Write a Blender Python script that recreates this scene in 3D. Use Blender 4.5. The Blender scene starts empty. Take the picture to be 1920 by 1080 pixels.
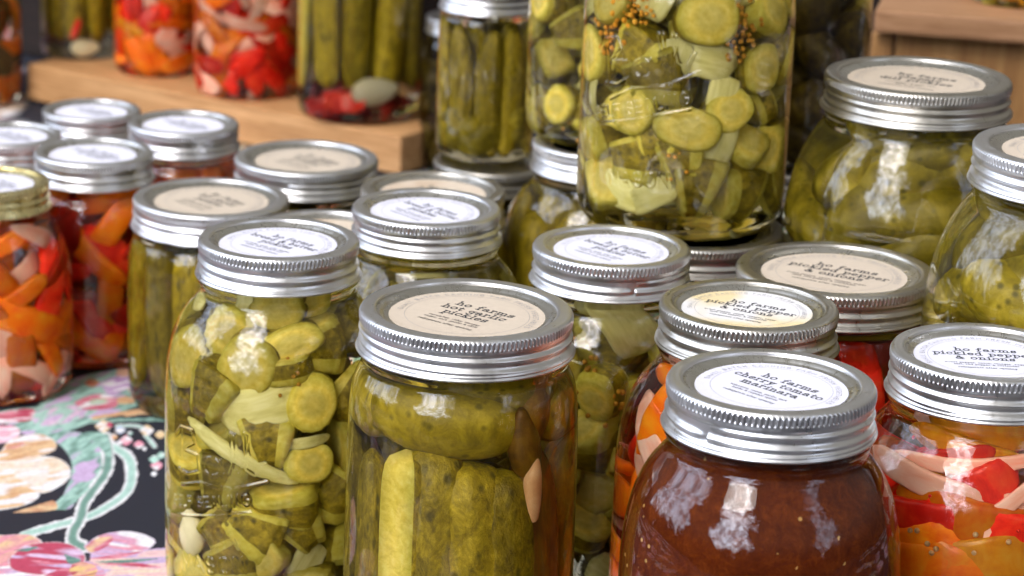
import bpy, math, random
import numpy as np
from mathutils import Vector, Matrix
random.seed(7); RNG = np.random.default_rng(7)
PI = math.pi; SC = bpy.context.scene; COL = SC.collection

# ------------------------------------------------------------------ camera
FPX, TH, RO, CH = 5000.0, math.radians(17.0), math.radians(2.1), 0.512
cR = np.array([math.cos(RO), math.sin(RO)*math.sin(TH), math.sin(RO)*math.cos(TH)])
cU = np.array([-math.sin(RO), math.cos(RO)*math.sin(TH), math.cos(RO)*math.cos(TH)])
cF = np.array([0, math.cos(TH), -math.sin(TH)])
CAM = np.array([0, 0, CH])
cam = bpy.data.cameras.new('camera'); camo = bpy.data.objects.new('camera', cam); COL.objects.link(camo)
camo.matrix_world = Matrix(((cR[0], cU[0], -cF[0], 0), (cR[1], cU[1], -cF[1], 0), (cR[2], cU[2], -cF[2], CH), (0, 0, 0, 1)))
cam.sensor_width = 36; cam.lens = 36*FPX/1920; cam.clip_start = .05; cam.clip_end = 60
cam.dof.use_dof = True; cam.dof.focus_distance = 1.07; cam.dof.aperture_fstop = 15
SC.camera = camo

# ------------------------------------------------------------------ render, world, sun
SC.render.engine = 'CYCLES'
cy = SC.cycles
cy.max_bounces = 18; cy.diffuse_bounces = 5; cy.glossy_bounces = 6; cy.transmission_bounces = 16; cy.transparent_max_bounces = 8
cy.caustics_reflective = True; cy.caustics_refractive = True; cy.blur_glossy = 0.35
cy.sample_clamp_indirect = 5; cy.use_denoising = True
try:
    cy.denoiser = 'OPENIMAGEDENOISE'; cy.denoising_input_passes = 'RGB_ALBEDO_NORMAL'; cy.denoising_prefilter = 'ACCURATE'
except Exception: pass
cy.use_adaptive_sampling = True; cy.adaptive_threshold = 0.012
SC.view_settings.view_transform = 'Standard'; SC.view_settings.look = 'None'
SC.view_settings.gamma = 1; SC.view_settings.exposure = 0.35; SC.view_settings.use_curve_mapping = False

SUN_EL, SUN_AZ = math.radians(52), math.radians(215)      # azimuth clockwise from +y: behind the camera, to the left
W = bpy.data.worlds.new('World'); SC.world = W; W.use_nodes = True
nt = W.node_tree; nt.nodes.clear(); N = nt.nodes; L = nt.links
def node(t, **k):
    n = N.new(t)
    for a, v in k.items(): setattr(n, a, v)
    return n
def val(x): return x
def mth(op, a, b=None, c=None, clamp=False):
    n = node('ShaderNodeMath', operation=op); n.use_clamp = clamp
    for i, s in enumerate((a, b, c)):
        if s is None: continue
        if isinstance(s, (int, float)): n.inputs[i].default_value = s
        else: L.new(s, n.inputs[i])
    return n.outputs[0]
def sstep(x, a, b):
    n = node('ShaderNodeMapRange', interpolation_type='SMOOTHSTEP')
    n.inputs['From Min'].default_value = a; n.inputs['From Max'].default_value = b
    L.new(x, n.inputs['Value']); return n.outputs['Result']
tc = node('ShaderNodeTexCoord'); sep = node('ShaderNodeSeparateXYZ'); L.new(tc.outputs['Generated'], sep.inputs[0])
X, Y, Z = sep.outputs
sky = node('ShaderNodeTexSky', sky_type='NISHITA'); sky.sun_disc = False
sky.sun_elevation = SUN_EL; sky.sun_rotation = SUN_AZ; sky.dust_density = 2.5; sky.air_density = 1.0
# unseen leafy edged openings of sky, placed and brightened for reflections on the jars
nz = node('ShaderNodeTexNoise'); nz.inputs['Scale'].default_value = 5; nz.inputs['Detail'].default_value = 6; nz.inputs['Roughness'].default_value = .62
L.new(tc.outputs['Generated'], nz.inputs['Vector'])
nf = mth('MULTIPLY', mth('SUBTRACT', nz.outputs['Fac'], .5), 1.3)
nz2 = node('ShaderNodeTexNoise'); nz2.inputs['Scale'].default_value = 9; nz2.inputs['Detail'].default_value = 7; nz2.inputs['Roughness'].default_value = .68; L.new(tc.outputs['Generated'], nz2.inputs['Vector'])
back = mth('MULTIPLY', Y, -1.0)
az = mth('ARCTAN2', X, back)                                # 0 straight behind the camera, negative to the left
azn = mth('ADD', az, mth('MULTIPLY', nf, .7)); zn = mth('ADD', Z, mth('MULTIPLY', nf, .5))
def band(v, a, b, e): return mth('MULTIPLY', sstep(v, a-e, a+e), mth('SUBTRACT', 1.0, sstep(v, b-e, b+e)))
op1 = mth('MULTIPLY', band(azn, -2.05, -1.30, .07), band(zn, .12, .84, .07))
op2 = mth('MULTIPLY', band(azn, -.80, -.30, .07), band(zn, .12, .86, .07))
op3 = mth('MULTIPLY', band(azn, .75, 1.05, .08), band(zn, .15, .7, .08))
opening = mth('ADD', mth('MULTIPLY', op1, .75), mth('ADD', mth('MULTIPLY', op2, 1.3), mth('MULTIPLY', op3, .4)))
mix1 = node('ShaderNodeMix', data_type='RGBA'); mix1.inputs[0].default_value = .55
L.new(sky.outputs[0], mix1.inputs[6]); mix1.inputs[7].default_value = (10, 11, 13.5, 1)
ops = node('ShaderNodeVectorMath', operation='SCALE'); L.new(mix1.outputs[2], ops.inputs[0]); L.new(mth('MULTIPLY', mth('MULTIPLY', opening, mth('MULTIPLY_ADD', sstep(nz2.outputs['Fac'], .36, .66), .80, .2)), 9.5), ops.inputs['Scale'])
# dim surroundings painted into the world: unseen pale canopy overhead, shade and ground lower down
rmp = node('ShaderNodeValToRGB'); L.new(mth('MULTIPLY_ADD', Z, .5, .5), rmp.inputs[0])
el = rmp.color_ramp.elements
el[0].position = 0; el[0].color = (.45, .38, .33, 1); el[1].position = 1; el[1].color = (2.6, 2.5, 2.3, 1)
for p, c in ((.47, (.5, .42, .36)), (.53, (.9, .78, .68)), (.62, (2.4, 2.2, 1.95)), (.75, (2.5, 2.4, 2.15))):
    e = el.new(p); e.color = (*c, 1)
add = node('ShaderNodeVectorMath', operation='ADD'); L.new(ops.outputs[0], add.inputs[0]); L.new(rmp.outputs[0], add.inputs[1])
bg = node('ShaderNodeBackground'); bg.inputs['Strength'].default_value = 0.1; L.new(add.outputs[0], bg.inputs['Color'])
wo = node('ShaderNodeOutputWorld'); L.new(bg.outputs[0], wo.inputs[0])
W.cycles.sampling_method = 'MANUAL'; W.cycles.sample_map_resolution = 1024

sun = bpy.data.lights.new('sun', 'SUN'); sun.energy = 0.8; sun.angle = math.radians(26); sun.color = (1, .95, .87)
so = bpy.data.objects.new('sun', sun); COL.objects.link(so)
sd = Vector((math.sin(SUN_AZ)*math.cos(SUN_EL), math.cos(SUN_AZ)*math.cos(SUN_EL), math.sin(SUN_EL)))
so.rotation_euler = sd.to_track_quat('Z', 'Y').to_euler(); so.location = (-1, -2, 3)

# ------------------------------------------------------------------ image <-> place
def ray(x, y): return cF + (x-960)/FPX*cR + (540-y)/FPX*cU
def on_plane(x, y, z=0.0):
    d = ray(x, y); return CAM + d*((z-CH)/d[2])
def proj(P):
    P = np.asarray(P)-CAM; w = P@cF; return np.stack([960+FPX*(P@cR)/w, 540-FPX*(P@cU)/w], -1)

# ------------------------------------------------------------------ materials
def mat(name, base=(.5, .5, .5), rough=.5, metal=0, spec=.5, **k):
    m = bpy.data.materials.new(name); m.use_nodes = True; b = m.node_tree.nodes['Principled BSDF']
    b.inputs['Base Color'].default_value = (*base, 1); b.inputs['Roughness'].default_value = rough
    b.inputs['Metallic'].default_value = metal; b.inputs['Specular IOR Level'].default_value = spec
    for a, v in k.items(): b.inputs[a.replace('_', ' ')].default_value = v
    return m, m.node_tree, b
def noise(t, scale, detail=3, rough=.55, vec=None, dist=0):
    n = t.nodes.new('ShaderNodeTexNoise'); n.inputs['Scale'].default_value = scale; n.inputs['Detail'].default_value = detail
    n.inputs['Roughness'].default_value = rough; n.inputs['Distortion'].default_value = dist
    if vec is not None: t.links.new(vec, n.inputs['Vector'])
    return n
def ramp(t, fac, stops):
    r = t.nodes.new('ShaderNodeValToRGB'); e = r.color_ramp.elements
    e[0].position = stops[0][0]; e[0].color = (*stops[0][1], 1); e[1].position = stops[-1][0]; e[1].color = (*stops[-1][1], 1)
    for p, c in stops[1:-1]: q = e.new(p); q.color = (*c, 1)
    t.links.new(fac, r.inputs[0]); return r
def bump(t, b, h, strength, dist):
    n = t.nodes.new('ShaderNodeBump'); n.inputs['Strength'].default_value = strength; n.inputs['Distance'].default_value = dist
    t.links.new(h, n.inputs['Height']); t.links.new(n.outputs[0], b.inputs['Normal'])
def coords(t, which='Object', scale=(1, 1, 1), jitter=True):
    c = t.nodes.new('ShaderNodeTexCoord'); m = t.nodes.new('ShaderNodeMapping'); m.inputs['Scale'].default_value = scale
    t.links.new(c.outputs[which], m.inputs['Vector'])
    if jitter:
        o = t.nodes.new('ShaderNodeObjectInfo'); v = t.nodes.new('ShaderNodeVectorMath'); v.operation = 'SCALE'
        v.inputs[0].default_value = (3.1, 1.7, 5.3); t.links.new(o.outputs['Random'], v.inputs['Scale']); t.links.new(v.outputs[0], m.inputs['Location'])
    return m.outputs[0]
M = {}
def mixc(t, fac, a, b, blend='MIX'):
    n = t.nodes.new('ShaderNodeMix'); n.data_type = 'RGBA'; n.blend_type = blend
    for s, i in ((fac, 0), (a, 6), (b, 7)):
        if isinstance(s, (int, float)): n.inputs[i].default_value = s
        elif isinstance(s, tuple): n.inputs[i].default_value = (*s, 1)
        else: t.links.new(s, n.inputs[i])
    return n.outputs[2]
def glass(name, tint, ior=1.47):
    m, t, b = mat(name, tint, 0.0, spec=.5, Transmission_Weight=1.0, IOR=ior)
    v = coords(t); n = noise(t, 45, 2, .5, v); bump(t, b, n.outputs['Fac'], .25, .0016)
    M[name] = m
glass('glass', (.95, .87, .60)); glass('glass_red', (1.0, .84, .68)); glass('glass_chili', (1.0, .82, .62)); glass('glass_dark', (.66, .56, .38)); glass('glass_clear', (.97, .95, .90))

def veg(name, c1, c2, c3, scale=60, spots=None, rough=.45, bmp=.5, bd=.0012, sub=0.0, vscale=160, st=(1, 1, 1), rg_=.6):
    m, t, b = mat(name, c1, rough, spec=.35)
    v = coords(t, 'Object', st); n = noise(t, scale, 6, rg_, v, .4); r = ramp(t, n.outputs['Fac'], [(.33, c1), (.52, c2), (.72, c3)])
    col = r.outputs[0]
    o = t.nodes.new('ShaderNodeObjectInfo'); hv = t.nodes.new('ShaderNodeHueSaturation')
    mr = t.nodes.new('ShaderNodeMapRange'); mr.inputs['To Min'].default_value = .55; mr.inputs['To Max'].default_value = 1.25
    t.links.new(o.outputs['Random'], mr.inputs['Value']); t.links.new(mr.outputs[0], hv.inputs['Value']); t.links.new(col, hv.inputs['Color']); col = hv.outputs[0]
    if spots:
        vo = t.nodes.new('ShaderNodeTexVoronoi'); vo.inputs['Scale'].default_value = vscale; t.links.new(v, vo.inputs['Vector'])
        f = t.nodes.new('ShaderNodeMapRange'); f.inputs['From Min'].default_value = .12; f.inputs['From Max'].default_value = .30
        f.inputs['To Min'].default_value = .75; f.inputs['To Max'].default_value = 0; t.links.new(vo.outputs['Distance'], f.inputs['Value'])
        col = mixc(t, f.outputs[0], col, spots)
    if name == 'pickle_flesh':
        tc_ = t.nodes.new('ShaderNodeTexCoord'); sp = t.nodes.new('ShaderNodeVectorMath'); sp.operation = 'MULTIPLY'; sp.inputs[1].default_value = (1, 1, 0); t.links.new(tc_.outputs['Object'], sp.inputs[0])
        ln_ = t.nodes.new('ShaderNodeVectorMath'); ln_.operation = 'LENGTH'; t.links.new(sp.outputs[0], ln_.inputs[0])
        rm = ramp(t, ln_.outputs['Value'], [(0, (.78, .74, .55)), (.0055, (.62, .60, .40)), (.0075, (1, 1, 1)), (.0098, (.95, .95, .85)), (.0118, (.55, .62, .40))])
        vo = t.nodes.new('ShaderNodeTexVoronoi'); vo.inputs['Scale'].default_value = 330; t.links.new(sp.outputs[0], vo.inputs['Vector'])
        col = mixc(t, .8, col, rm.outputs[0], 'MULTIPLY')
        f = t.nodes.new('ShaderNodeMapRange'); f.inputs['From Min'].default_value = .0045; f.inputs['From Max'].default_value = .007; f.inputs['To Min'].default_value = .3; f.inputs['To Max'].default_value = 0
        t.links.new(ln_.outputs['Value'], f.inputs['Value']); col = mixc(t, f.outputs[0], col, mixc(t, vo.outputs['Distance'], (.35, .34, .06), (.95, .9, .45)))
    t.links.new(col, b.inputs['Base Color'])
    if sub: b.inputs['Subsurface Weight'].default_value = sub; b.inputs['Subsurface Radius'].default_value = (.004, .003, .001)
    n2 = noise(t, scale*2.5, 3, .6, v); bump(t, b, n2.outputs['Fac'], bmp, bd)
    M[name] = m
veg('pickle_skin', (.12, .088, .004), (.27, .205, .008), (.54, .41, .025), 190, (.05, .04, .005), bmp=.8, bd=.0008, rg_=.72)
veg('pickle_flesh', (.74, .58, .08), (.88, .72, .15), (.96, .84, .28), 300, None, bmp=.4, bd=.0006)
veg('spear_skin', (.12, .085, .004), (.34, .255, .009), (.66, .50, .035), 210, (.06, .05, .006), vscale=190, st=(1, 1, .45), bmp=.8, bd=.0009, rg_=.78)
veg('spear_smooth', (.20, .15, .006), (.34, .26, .010), (.52, .40, .028), 110, (.10, .08, .008), vscale=150, bmp=.5, bd=.0006, rg_=.7)
veg('reflected_brown', (.10, .040, .004), (.19, .090, .006), (.31, .18, .010), 120, (.06, .03, .005), vscale=140, st=(1, 1, .4), bd=.0006)  # neighbour's reddish-brown reflection put into the spear colour; also colours the brown garlic
veg('cucumber_skin', (.16, .125, .007), (.31, .245, .013), (.58, .46, .05), 75, (.06, .055, .008), vscale=160, bmp=.6, bd=.0010, rg_=.6)
veg('onion_green', (.60, .56, .20), (.76, .73, .34), (.90, .88, .54), 260, None, bmp=.35, bd=.0006, st=(.10, 1, 1))
veg('onion_pink', (.94, .46, .34), (1.0, .66, .54), (1.0, .86, .78), 110, None, bmp=.1, bd=.0003, st=(.25, 1, 1), rough=.25)
veg('pepper_red', (.72, .012, .007), (.95, .035, .014), (1.0, .11, .03), 110, None, bmp=.3, bd=.0006, rough=.3)
veg('pepper_orange', (.92, .14, .003), (1.0, .26, .006), (1.0, .42, .02), 110, None, bmp=.3, bd=.0006, rough=.3)
veg('pepper_yellow', (.85, .30, .006), (.98, .44, .012), (1.0, .60, .05), 130, None, bmp=.3, bd=.0006, rough=.3)
veg('pepper_dark', (.20, .004, .004), (.34, .008, .005), (.46, .02, .012), 130, None, bmp=.3, bd=.0006, rough=.3)
veg('garlic', (.86, .80, .62), (.92, .87, .70), (.96, .92, .80), 120, None, bmp=.15)
veg('garlic_pink', (.66, .32, .16), (.76, .44, .24), (.82, .54, .34), 120, None, bmp=.15)
veg('mustard', (.56, .25, .02), (.70, .34, .03), (.80, .46, .08), 90, None, bmp=.1)
veg('pale_seed', (.80, .60, .30), (.88, .68, .38), (.92, .75, .45), 90, None, bmp=.1)
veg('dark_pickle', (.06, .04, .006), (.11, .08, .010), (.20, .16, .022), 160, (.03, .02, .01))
m, t, b = mat('sauce', (.3, .03, .01), .6, spec=.05)
v = coords(t, jitter=False); n = noise(t, 170, 8, .78, v, .4); r = ramp(t, n.outputs['Fac'], [(.3, (.085, .012, .001)), (.48, (.135, .021, .002)), (.62, (.20, .038, .003)), (.74, (.40, .12, .016))])
vo = t.nodes.new('ShaderNodeTexVoronoi'); vo.inputs['Scale'].default_value = 190; t.links.new(v, vo.inputs['Vector'])
f = t.nodes.new('ShaderNodeMapRange'); f.inputs['From Min'].default_value = .10; f.inputs['From Max'].default_value = .16; f.inputs['To Min'].default_value = .8; f.inputs['To Max'].default_value = 0
t.links.new(vo.outputs['Distance'], f.inputs['Value']); n3 = noise(t, 35, 2, .5, v); g = t.nodes.new('ShaderNodeMath'); g.operation = 'GREATER_THAN'; g.inputs[1].default_value = .56
t.links.new(n3.outputs['Fac'], g.inputs[0]); g2 = t.nodes.new('ShaderNodeMath'); g2.operation = 'MULTIPLY'; t.links.new(g.outputs[0], g2.inputs[0]); t.links.new(f.outputs[0], g2.inputs[1])
t.links.new(mixc(t, g2.outputs[0], r.outputs[0], (.85, .50, .14)), b.inputs['Base Color']); bump(t, b, n.outputs['Fac'], .8, .0016); M['sauce'] = m

def metal(name, c1, c2, rough):
    m, t, b = mat(name, c1, rough, metal=1)
    v = coords(t); n = noise(t, 90, 5, .65, v); n2 = noise(t, 18, 3, .5, v)
    t.links.new(ramp(t, n2.outputs['Fac'], [(.35, c1), (.7, c2)]).outputs[0], b.inputs['Base Color'])
    n = noise(t, 160, 7, .75, coords(t, 'Object', (1, 1, .3)), 1.2); rr = t.nodes.new('ShaderNodeMapRange'); rr.inputs['From Min'].default_value = .3; rr.inputs['From Max'].default_value = .7
    rr.inputs['To Min'].default_value = rough-.10; rr.inputs['To Max'].default_value = rough+.12
    t.links.new(n.outputs['Fac'], rr.inputs['Value']); t.links.new(rr.outputs[0], b.inputs['Roughness']); M[name] = m
metal('tin', (.72, .72, .73), (.64, .63, .61), .34); metal('tin_worn', (.60, .58, .53), (.46, .43, .37), .33)
metal('tin_disc', (.62, .61, .57), (.52, .50, .45), .30); metal('brass', (.74, .64, .33), (.66, .55, .26), .28); metal('brass_disc', (.74, .66, .38), (.66, .57, .30), .3)
def paper(name, c, stain=None):
    m, t, b = mat(name, c, .75, spec=.2); v = coords(t); n = noise(t, 400, 4, .7, v)
    col = mixc(t, n.outputs['Fac'], tuple(x*.9 for x in c), tuple(min(1, x*1.06) for x in c))
    if stain:
        n2 = noise(t, 22, 3, .5, v); r = ramp(t, n2.outputs['Fac'], [(.42, (0, 0, 0)), (.55, (1, 1, 1))]); col = mixc(t, r.outputs[0], col, stain)
    t.links.new(col, b.inputs['Base Color']); M[name] = m
paper('paper_white', (.70, .69, .76)); paper('paper_tan', (.57, .48, .37)); paper('paper_stained', (.72, .70, .68), (.70, .57, .32)); paper('paper_old', (.62, .52, .40), (.52, .40, .28))
M['ink'] = mat('ink', (.035, .04, .045), .6, spec=.2)[0]; M['ink_grey'] = mat('ink_grey', (.27, .26, .27), .6, spec=.2)[0]
def wood(name, c1, c2, c3, sc=(6, 6, 60), which='Object'):
    m, t, b = mat(name, c1, .6, spec=.25); v = coords(t, which, sc, False)
    n = noise(t, 3, 6, .6, v, .8); n2 = noise(t, 14, 3, .6, v)
    c = ramp(t, n.outputs['Fac'], [(.3, c1), (.5, c2), (.7, c3)]).outputs[0]
    t.links.new(mixc(t, .25, c, ramp(t, n2.outputs['Fac'], [(.4, c1), (.65, c3)]).outputs[0]), b.inputs['Base Color']); bump(t, b, n2.outputs['Fac'], .3, .001); M[name] = m
wood('wood_pine', (.26, .115, .038), (.44, .225, .085), (.60, .34, .15), (3, 30, 40))
wood('wood_crate', (.17, .075, .024), (.30, .15, .05), (.42, .23, .085), (40, 40, 3))
wood('wood_crate_top', (.22, .105, .045), (.33, .17, .08), (.44, .25, .13), (3, 40, 40))
wood('wood_dark', (.008, .005, .004), (.014, .008, .005), (.022, .012, .008), (4, 20, 30))  # near black: the shade behind the jars is put into this colour

# ------------------------------------------------------------------ mesh helpers
def mesh(name, V, F, mats, mi=None, smooth=True):
    me = bpy.data.meshes.new(name); me.from_pydata([tuple(map(float, p)) for p in V], [], [tuple(map(int, f)) for f in F]); me.update()
    for q in (mats if isinstance(mats, (list, tuple)) else [mats]): me.materials.append(M[q])
    if mi is not None: me.polygons.foreach_set('material_index', np.asarray(mi, dtype=np.int32))
    if smooth: me.polygons.foreach_set('use_smooth', [True]*len(me.polygons))
    return me
def link(name, me, parent=None, mtx=None):
    o = bpy.data.objects.new(name, me); COL.objects.link(o)
    if parent is not None: o.parent = parent
    if mtx is not None: o.matrix_basis = mtx
    return o
def grid_faces(nr, nc, wrap=True, off=0):
    i, j = np.meshgrid(np.arange(nr-1), np.arange(nc if wrap else nc-1), indexing='ij'); j2 = (j+1) % nc
    return np.stack([off+i*nc+j, off+i*nc+j2, off+(i+1)*nc+j2, off+(i+1)*nc+j], -1).reshape(-1, 4).tolist()
def smooth_curve(P, n):
    P = np.array(P, float); d = np.r_[0, np.cumsum(np.linalg.norm(np.diff(P, axis=0), axis=1))]
    T = np.gradient(P, d, axis=0); u = np.linspace(0, d[-1], n); k = np.clip(np.searchsorted(d, u, 'right')-1, 0, len(d)-2)
    h = (d[k+1]-d[k])[:, None]; s = ((u-d[k])/(d[k+1]-d[k]))[:, None]
    return (2*s**3-3*s**2+1)*P[k]+(s**3-2*s**2+s)*h*T[k]+(-2*s**3+3*s**2)*P[k+1]+(s**3-s**2)*h*T[k+1]
def revolve(prof, th):
    """closed solid; first and last profile points lie on the axis"""
    prof = np.asarray(prof); nr, nc = len(prof)-2, len(th)
    r, z = prof[1:-1, 0], prof[1:-1, 1]
    V = np.stack([r[:, None]*np.cos(th), r[:, None]*np.sin(th), np.repeat(z[:, None], nc, 1)], -1).reshape(-1, 3)
    F = grid_faces(nr, nc); a, b = len(V), len(V)+1
    V = np.vstack([V, [0, 0, prof[0, 1]], [0, 0, prof[-1, 1]]])
    F += [[a, (j+1) % nc, j] for j in range(nc)] + [[b, (nr-1)*nc+j, (nr-1)*nc+(j+1) % nc] for j in range(nc)]
    return V, F

# ------------------------------------------------------------------ stroke lettering
def A_(cx, cy, rx, ry, a0, a1, n=12):
    a = np.radians(np.linspace(a0, a1, n)); return [(cx+rx*math.cos(q), cy+ry*math.sin(q)) for q in a]
def arch(x0, x1, y=.55, top=.92): return A_((x0+x1)/2, y, (x1-x0)/2, top-y, 180, 0, 10)
G = {
 'h': (1.12, [[(.22, 0), (.22, 1.5)], [(0, 1.5), (.22, 1.5)], [(0, 0), (.46, 0)], arch(.22, .84)+[(.84, 0)], [(.62, 0), (1.08, 0)]]),
 'n': (1.12, [[(.22, 0), (.22, .95)], [(0, .95), (.22, .95)], [(0, 0), (.46, 0)], arch(.22, .84)+[(.84, 0)], [(.62, 0), (1.08, 0)]]),
 'm': (1.66, [[(.22, 0), (.22, .95)], [(0, .95), (.22, .95)], [(0, 0), (.42, 0)], arch(.22, .76)+[(.76, 0)], [(.6, 0), (.96, 0)], arch(.76, 1.36)+[(1.36, 0)], [(1.18, 0), (1.6, 0)]]),
 'r': (.86, [[(.22, 0), (.22, .95)], [(0, .95), (.22, .95)], [(0, 0), (.5, 0)], A_(.55, .5, .33, .44, 180, 60, 8), [(.70, .84), (.78, .72)]]),
 'o': (1.0, [A_(.47, .47, .42, .45, 0, 360, 20)]),
 'a': (1.04, [A_(.42, .62, .34, .30, 160, 0, 9)+[(.76, .1), (1.0, 0)], A_(.40, .27, .36, .25, 20, 340, 16)]),
 'f': (.78, [[(.28, 0), (.28, 1.15)]+A_(.55, 1.18, .27, .30, 180, 50, 7), [(0, .92), (.62, .92)], [(.06, 0), (.56, 0)]]),
 's': (.84, [A_(.4, .68, .30, .23, 30, 230, 10)+A_(.4, .24, .32, .23, 60, -150, 10), [(.68, .92), (.68, .66)], [(.1, .0), (.1, .28)]]),
 't': (.74, [[(.28, 1.3), (.28, .3)]+A_(.53, .28, .25, .27, 180, 320, 7), [(0, .92), (.62, .92)]]),
 'g': (1.0, [A_(.42, .55, .34, .36, 0, 360, 16), [(.76, .92), (.98, .92)], [(.76, .92), (.76, -.2)]+A_(.42, -.22, .34, .28, 0, -160, 9)]),
 'l': (.56, [[(.24, 0), (.24, 1.5)], [(0, 1.5), (.24, 1.5)], [(0, 0), (.5, 0)]]),
 'i': (.56, [[(.24, 0), (.24, .95)], [(0, .95), (.24, .95)], [(0, 0), (.5, 0)], [(.22, 1.3), (.26, 1.42)]]),
 'c': (.9, [A_(.45, .47, .40, .45, 45, 320, 16), [(.76, .9), (.76, .66)]]),
 'e': (.92, [[(.07, .5), (.83, .5)]+A_(.45, .47, .40, .45, 5, 315, 18)]),
 'k': (1.1, [[(.22, 0), (.22, 1.5)], [(0, 1.5), (.22, 1.5)], [(0, 0), (.44, 0)], [(.22, .4), (.8, .95)], [(.42, .58), (.88, 0)], [(.6, .95), (1.0, .95)], [(.66, 0), (1.08, 0)]]),
 'p': (1.06, [[(.22, -.5), (.22, .95)], [(0, .95), (.22, .95)], [(0, -.5), (.5, -.5)], A_(.58, .47, .38, .45, 0, 360, 18)]),
 'b': (1.04, [[(.22, 0), (.22, 1.5)], [(0, 1.5), (.22, 1.5)], A_(.58, .47, .37, .45, 0, 360, 18)]),
 'd': (1.06, [[(.8, 0), (.8, 1.5)], [(.58, 1.5), (.8, 1.5)], [(.8, 0), (1.04, 0)], A_(.44, .47, .37, .45, 0, 360, 18)]),
 'u': (1.14, [[(.0, .95), (.22, .95)]+[(.22, .4)]+A_(.52, .38, .30, .36, 180, 360, 10)+[(.82, .95)], [(.6, .95), (.82, .95)], [(.82, .5), (.82, 0), (1.06, 0)]]),
 'y': (1.06, [[(.2, .95), (.54, .05)], [(.88, .95), (.42, -.42), (.14, -.46)], [(0, .95), (.42, .95)], [(.68, .95), (1.06, .95)]]),
 'v': (1.0, [[(.16, .95), (.5, 0), (.84, .95)], [(0, .95), (.36, .95)], [(.66, .95), (1.0, .95)]]),
 'w': (1.4, [[(.12, .95), (.42, 0), (.7, .9), (.98, 0), (1.28, .95)], [(0, .95), (.3, .95)], [(1.1, .95), (1.4, .95)]]), 'q': (1.0, [A_(.42, .47, .36, .45, 0, 360, 16), [(.78, .95), (.78, -.5)]]),
 '&': (1.24, [[(1.1, 0), (.34, .98)]+A_(.5, 1.14, .2, .22, 200, -20, 8)+[(.62, .92), (.3, .62)]+A_(.42, .34, .34, .33, 125, 350, 12)+[(.98, .66)], [(.84, .66), (1.14, .66)], [(.92, 0), (1.2, 0)]]),
 ' ': (.62, []), ',': (.4, [[(.2, .08), (.12, -.2)]]), '.': (.4, [[(.18, 0), (.22, .08)]]),
 'A': (1.2, [[(.1, 0), (.6, 1.4), (1.1, 0)], [(.28, .5), (.92, .5)]]), 'B': (1.1, [[(.15, 0), (.15, 1.4), (.6, 1.4)]+A_(.6, 1.05, .3, .35, 90, -90, 8)+[(.15, .7)], [(.15, 0), (.65, 0)]+A_(.65, .35, .32, .35, -90, 90, 8)]),
 'C': (1.15, [A_(.62, .7, .5, .7, 50, 310, 16)]), 'E': (1.0, [[(.9, 0), (.15, 0), (.15, 1.4), (.9, 1.4)], [(.15, .72), (.75, .72)]]), 'F': (.95, [[(.15, 0), (.15, 1.4), (.9, 1.4)], [(.15, .72), (.75, .72)]]),
 'G': (1.2, [A_(.62, .7, .5, .7, 50, 320, 16)+[(1.08, .65), (.7, .65)]]), 'H': (1.15, [[(.15, 0), (.15, 1.4)], [(.95, 0), (.95, 1.4)], [(.15, .7), (.95, .7)]]), 'I': (.45, [[(.22, 0), (.22, 1.4)]]),
 'L': (.95, [[(.15, 1.4), (.15, 0), (.85, 0)]]), 'M': (1.35, [[(.12, 0), (.15, 1.4), (.68, .4), (1.2, 1.4), (1.23, 0)]]), 'N': (1.2, [[(.15, 0), (.15, 1.4), (1.0, 0), (1.0, 1.4)]]),
 'O': (1.3, [A_(.64, .7, .54, .7, 0, 360, 22)]), 'R': (1.1, [[(.15, 0), (.15, 1.4), (.6, 1.4)]+A_(.6, 1.03, .32, .37, 90, -90, 8)+[(.15, .66)], [(.5, .66), (1.0, 0)]]),
 'S': (1.0, [A_(.5, 1.03, .36, .37, 30, 250, 12)+A_(.5, .35, .38, .36, 70, -150, 12)]), 'T': (1.05, [[(.52, 0), (.52, 1.4)], [(.05, 1.4), (1.0, 1.4)]]), 'V': (1.15, [[(.08, 1.4), (.58, 0), (1.08, 1.4)]]),
}
def text_lines(s, x, y, h, align='c', track=.10):
    w = sum((G[c][0]+track)*h for c in s); x0 = x-w/2 if align == 'c' else x; out = []
    for c in s:
        for pl in G[c][1]: out.append([(x0+p[0]*h, y+p[1]*h) for p in pl])
        x0 += (G[c][0]+track)*h
    return out
def text_arc(s, r, ang_c, h, track=.3):
    w = sum((G[c][0]+track)*h for c in s)/r; a = ang_c+w/2; out = []
    for c in s:
        for pl in G[c][1]:
            o = []
            for p in pl: q = a-p[0]*h/r; rr = r+p[1]*h; o.append((rr*math.cos(q), rr*math.sin(q)))
            out.append(o)
        a -= (G[c][0]+track)*h/r
    return out
def ribbons(lines, width, mi, V, F, MI, z0):
    for pl in lines:
        P = np.array(pl, float)
        if len(P) < 2: continue
        keep = np.r_[True, np.linalg.norm(np.diff(P, axis=0), axis=1) > 1e-7]; P = P[keep]
        if len(P) < 2: continue
        d = np.gradient(P, axis=0); d /= np.linalg.norm(d, axis=1)[:, None]; nrm = np.stack([-d[:, 1], d[:, 0]], 1)*width/2
        P[0] -= d[0]*width*.45; P[-1] += d[-1]*width*.45
        b = len(V); z = z0+len(F)*2e-8
        for p, q in zip(P, nrm): V += [(p[0]+q[0], p[1]+q[1], z), (p[0]-q[0], p[1]-q[1], z)]
        for i in range(len(P)-1): F.append((b+2*i, b+2*i+1, b+2*i+3, b+2*i+2)); MI.append(mi)

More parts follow.
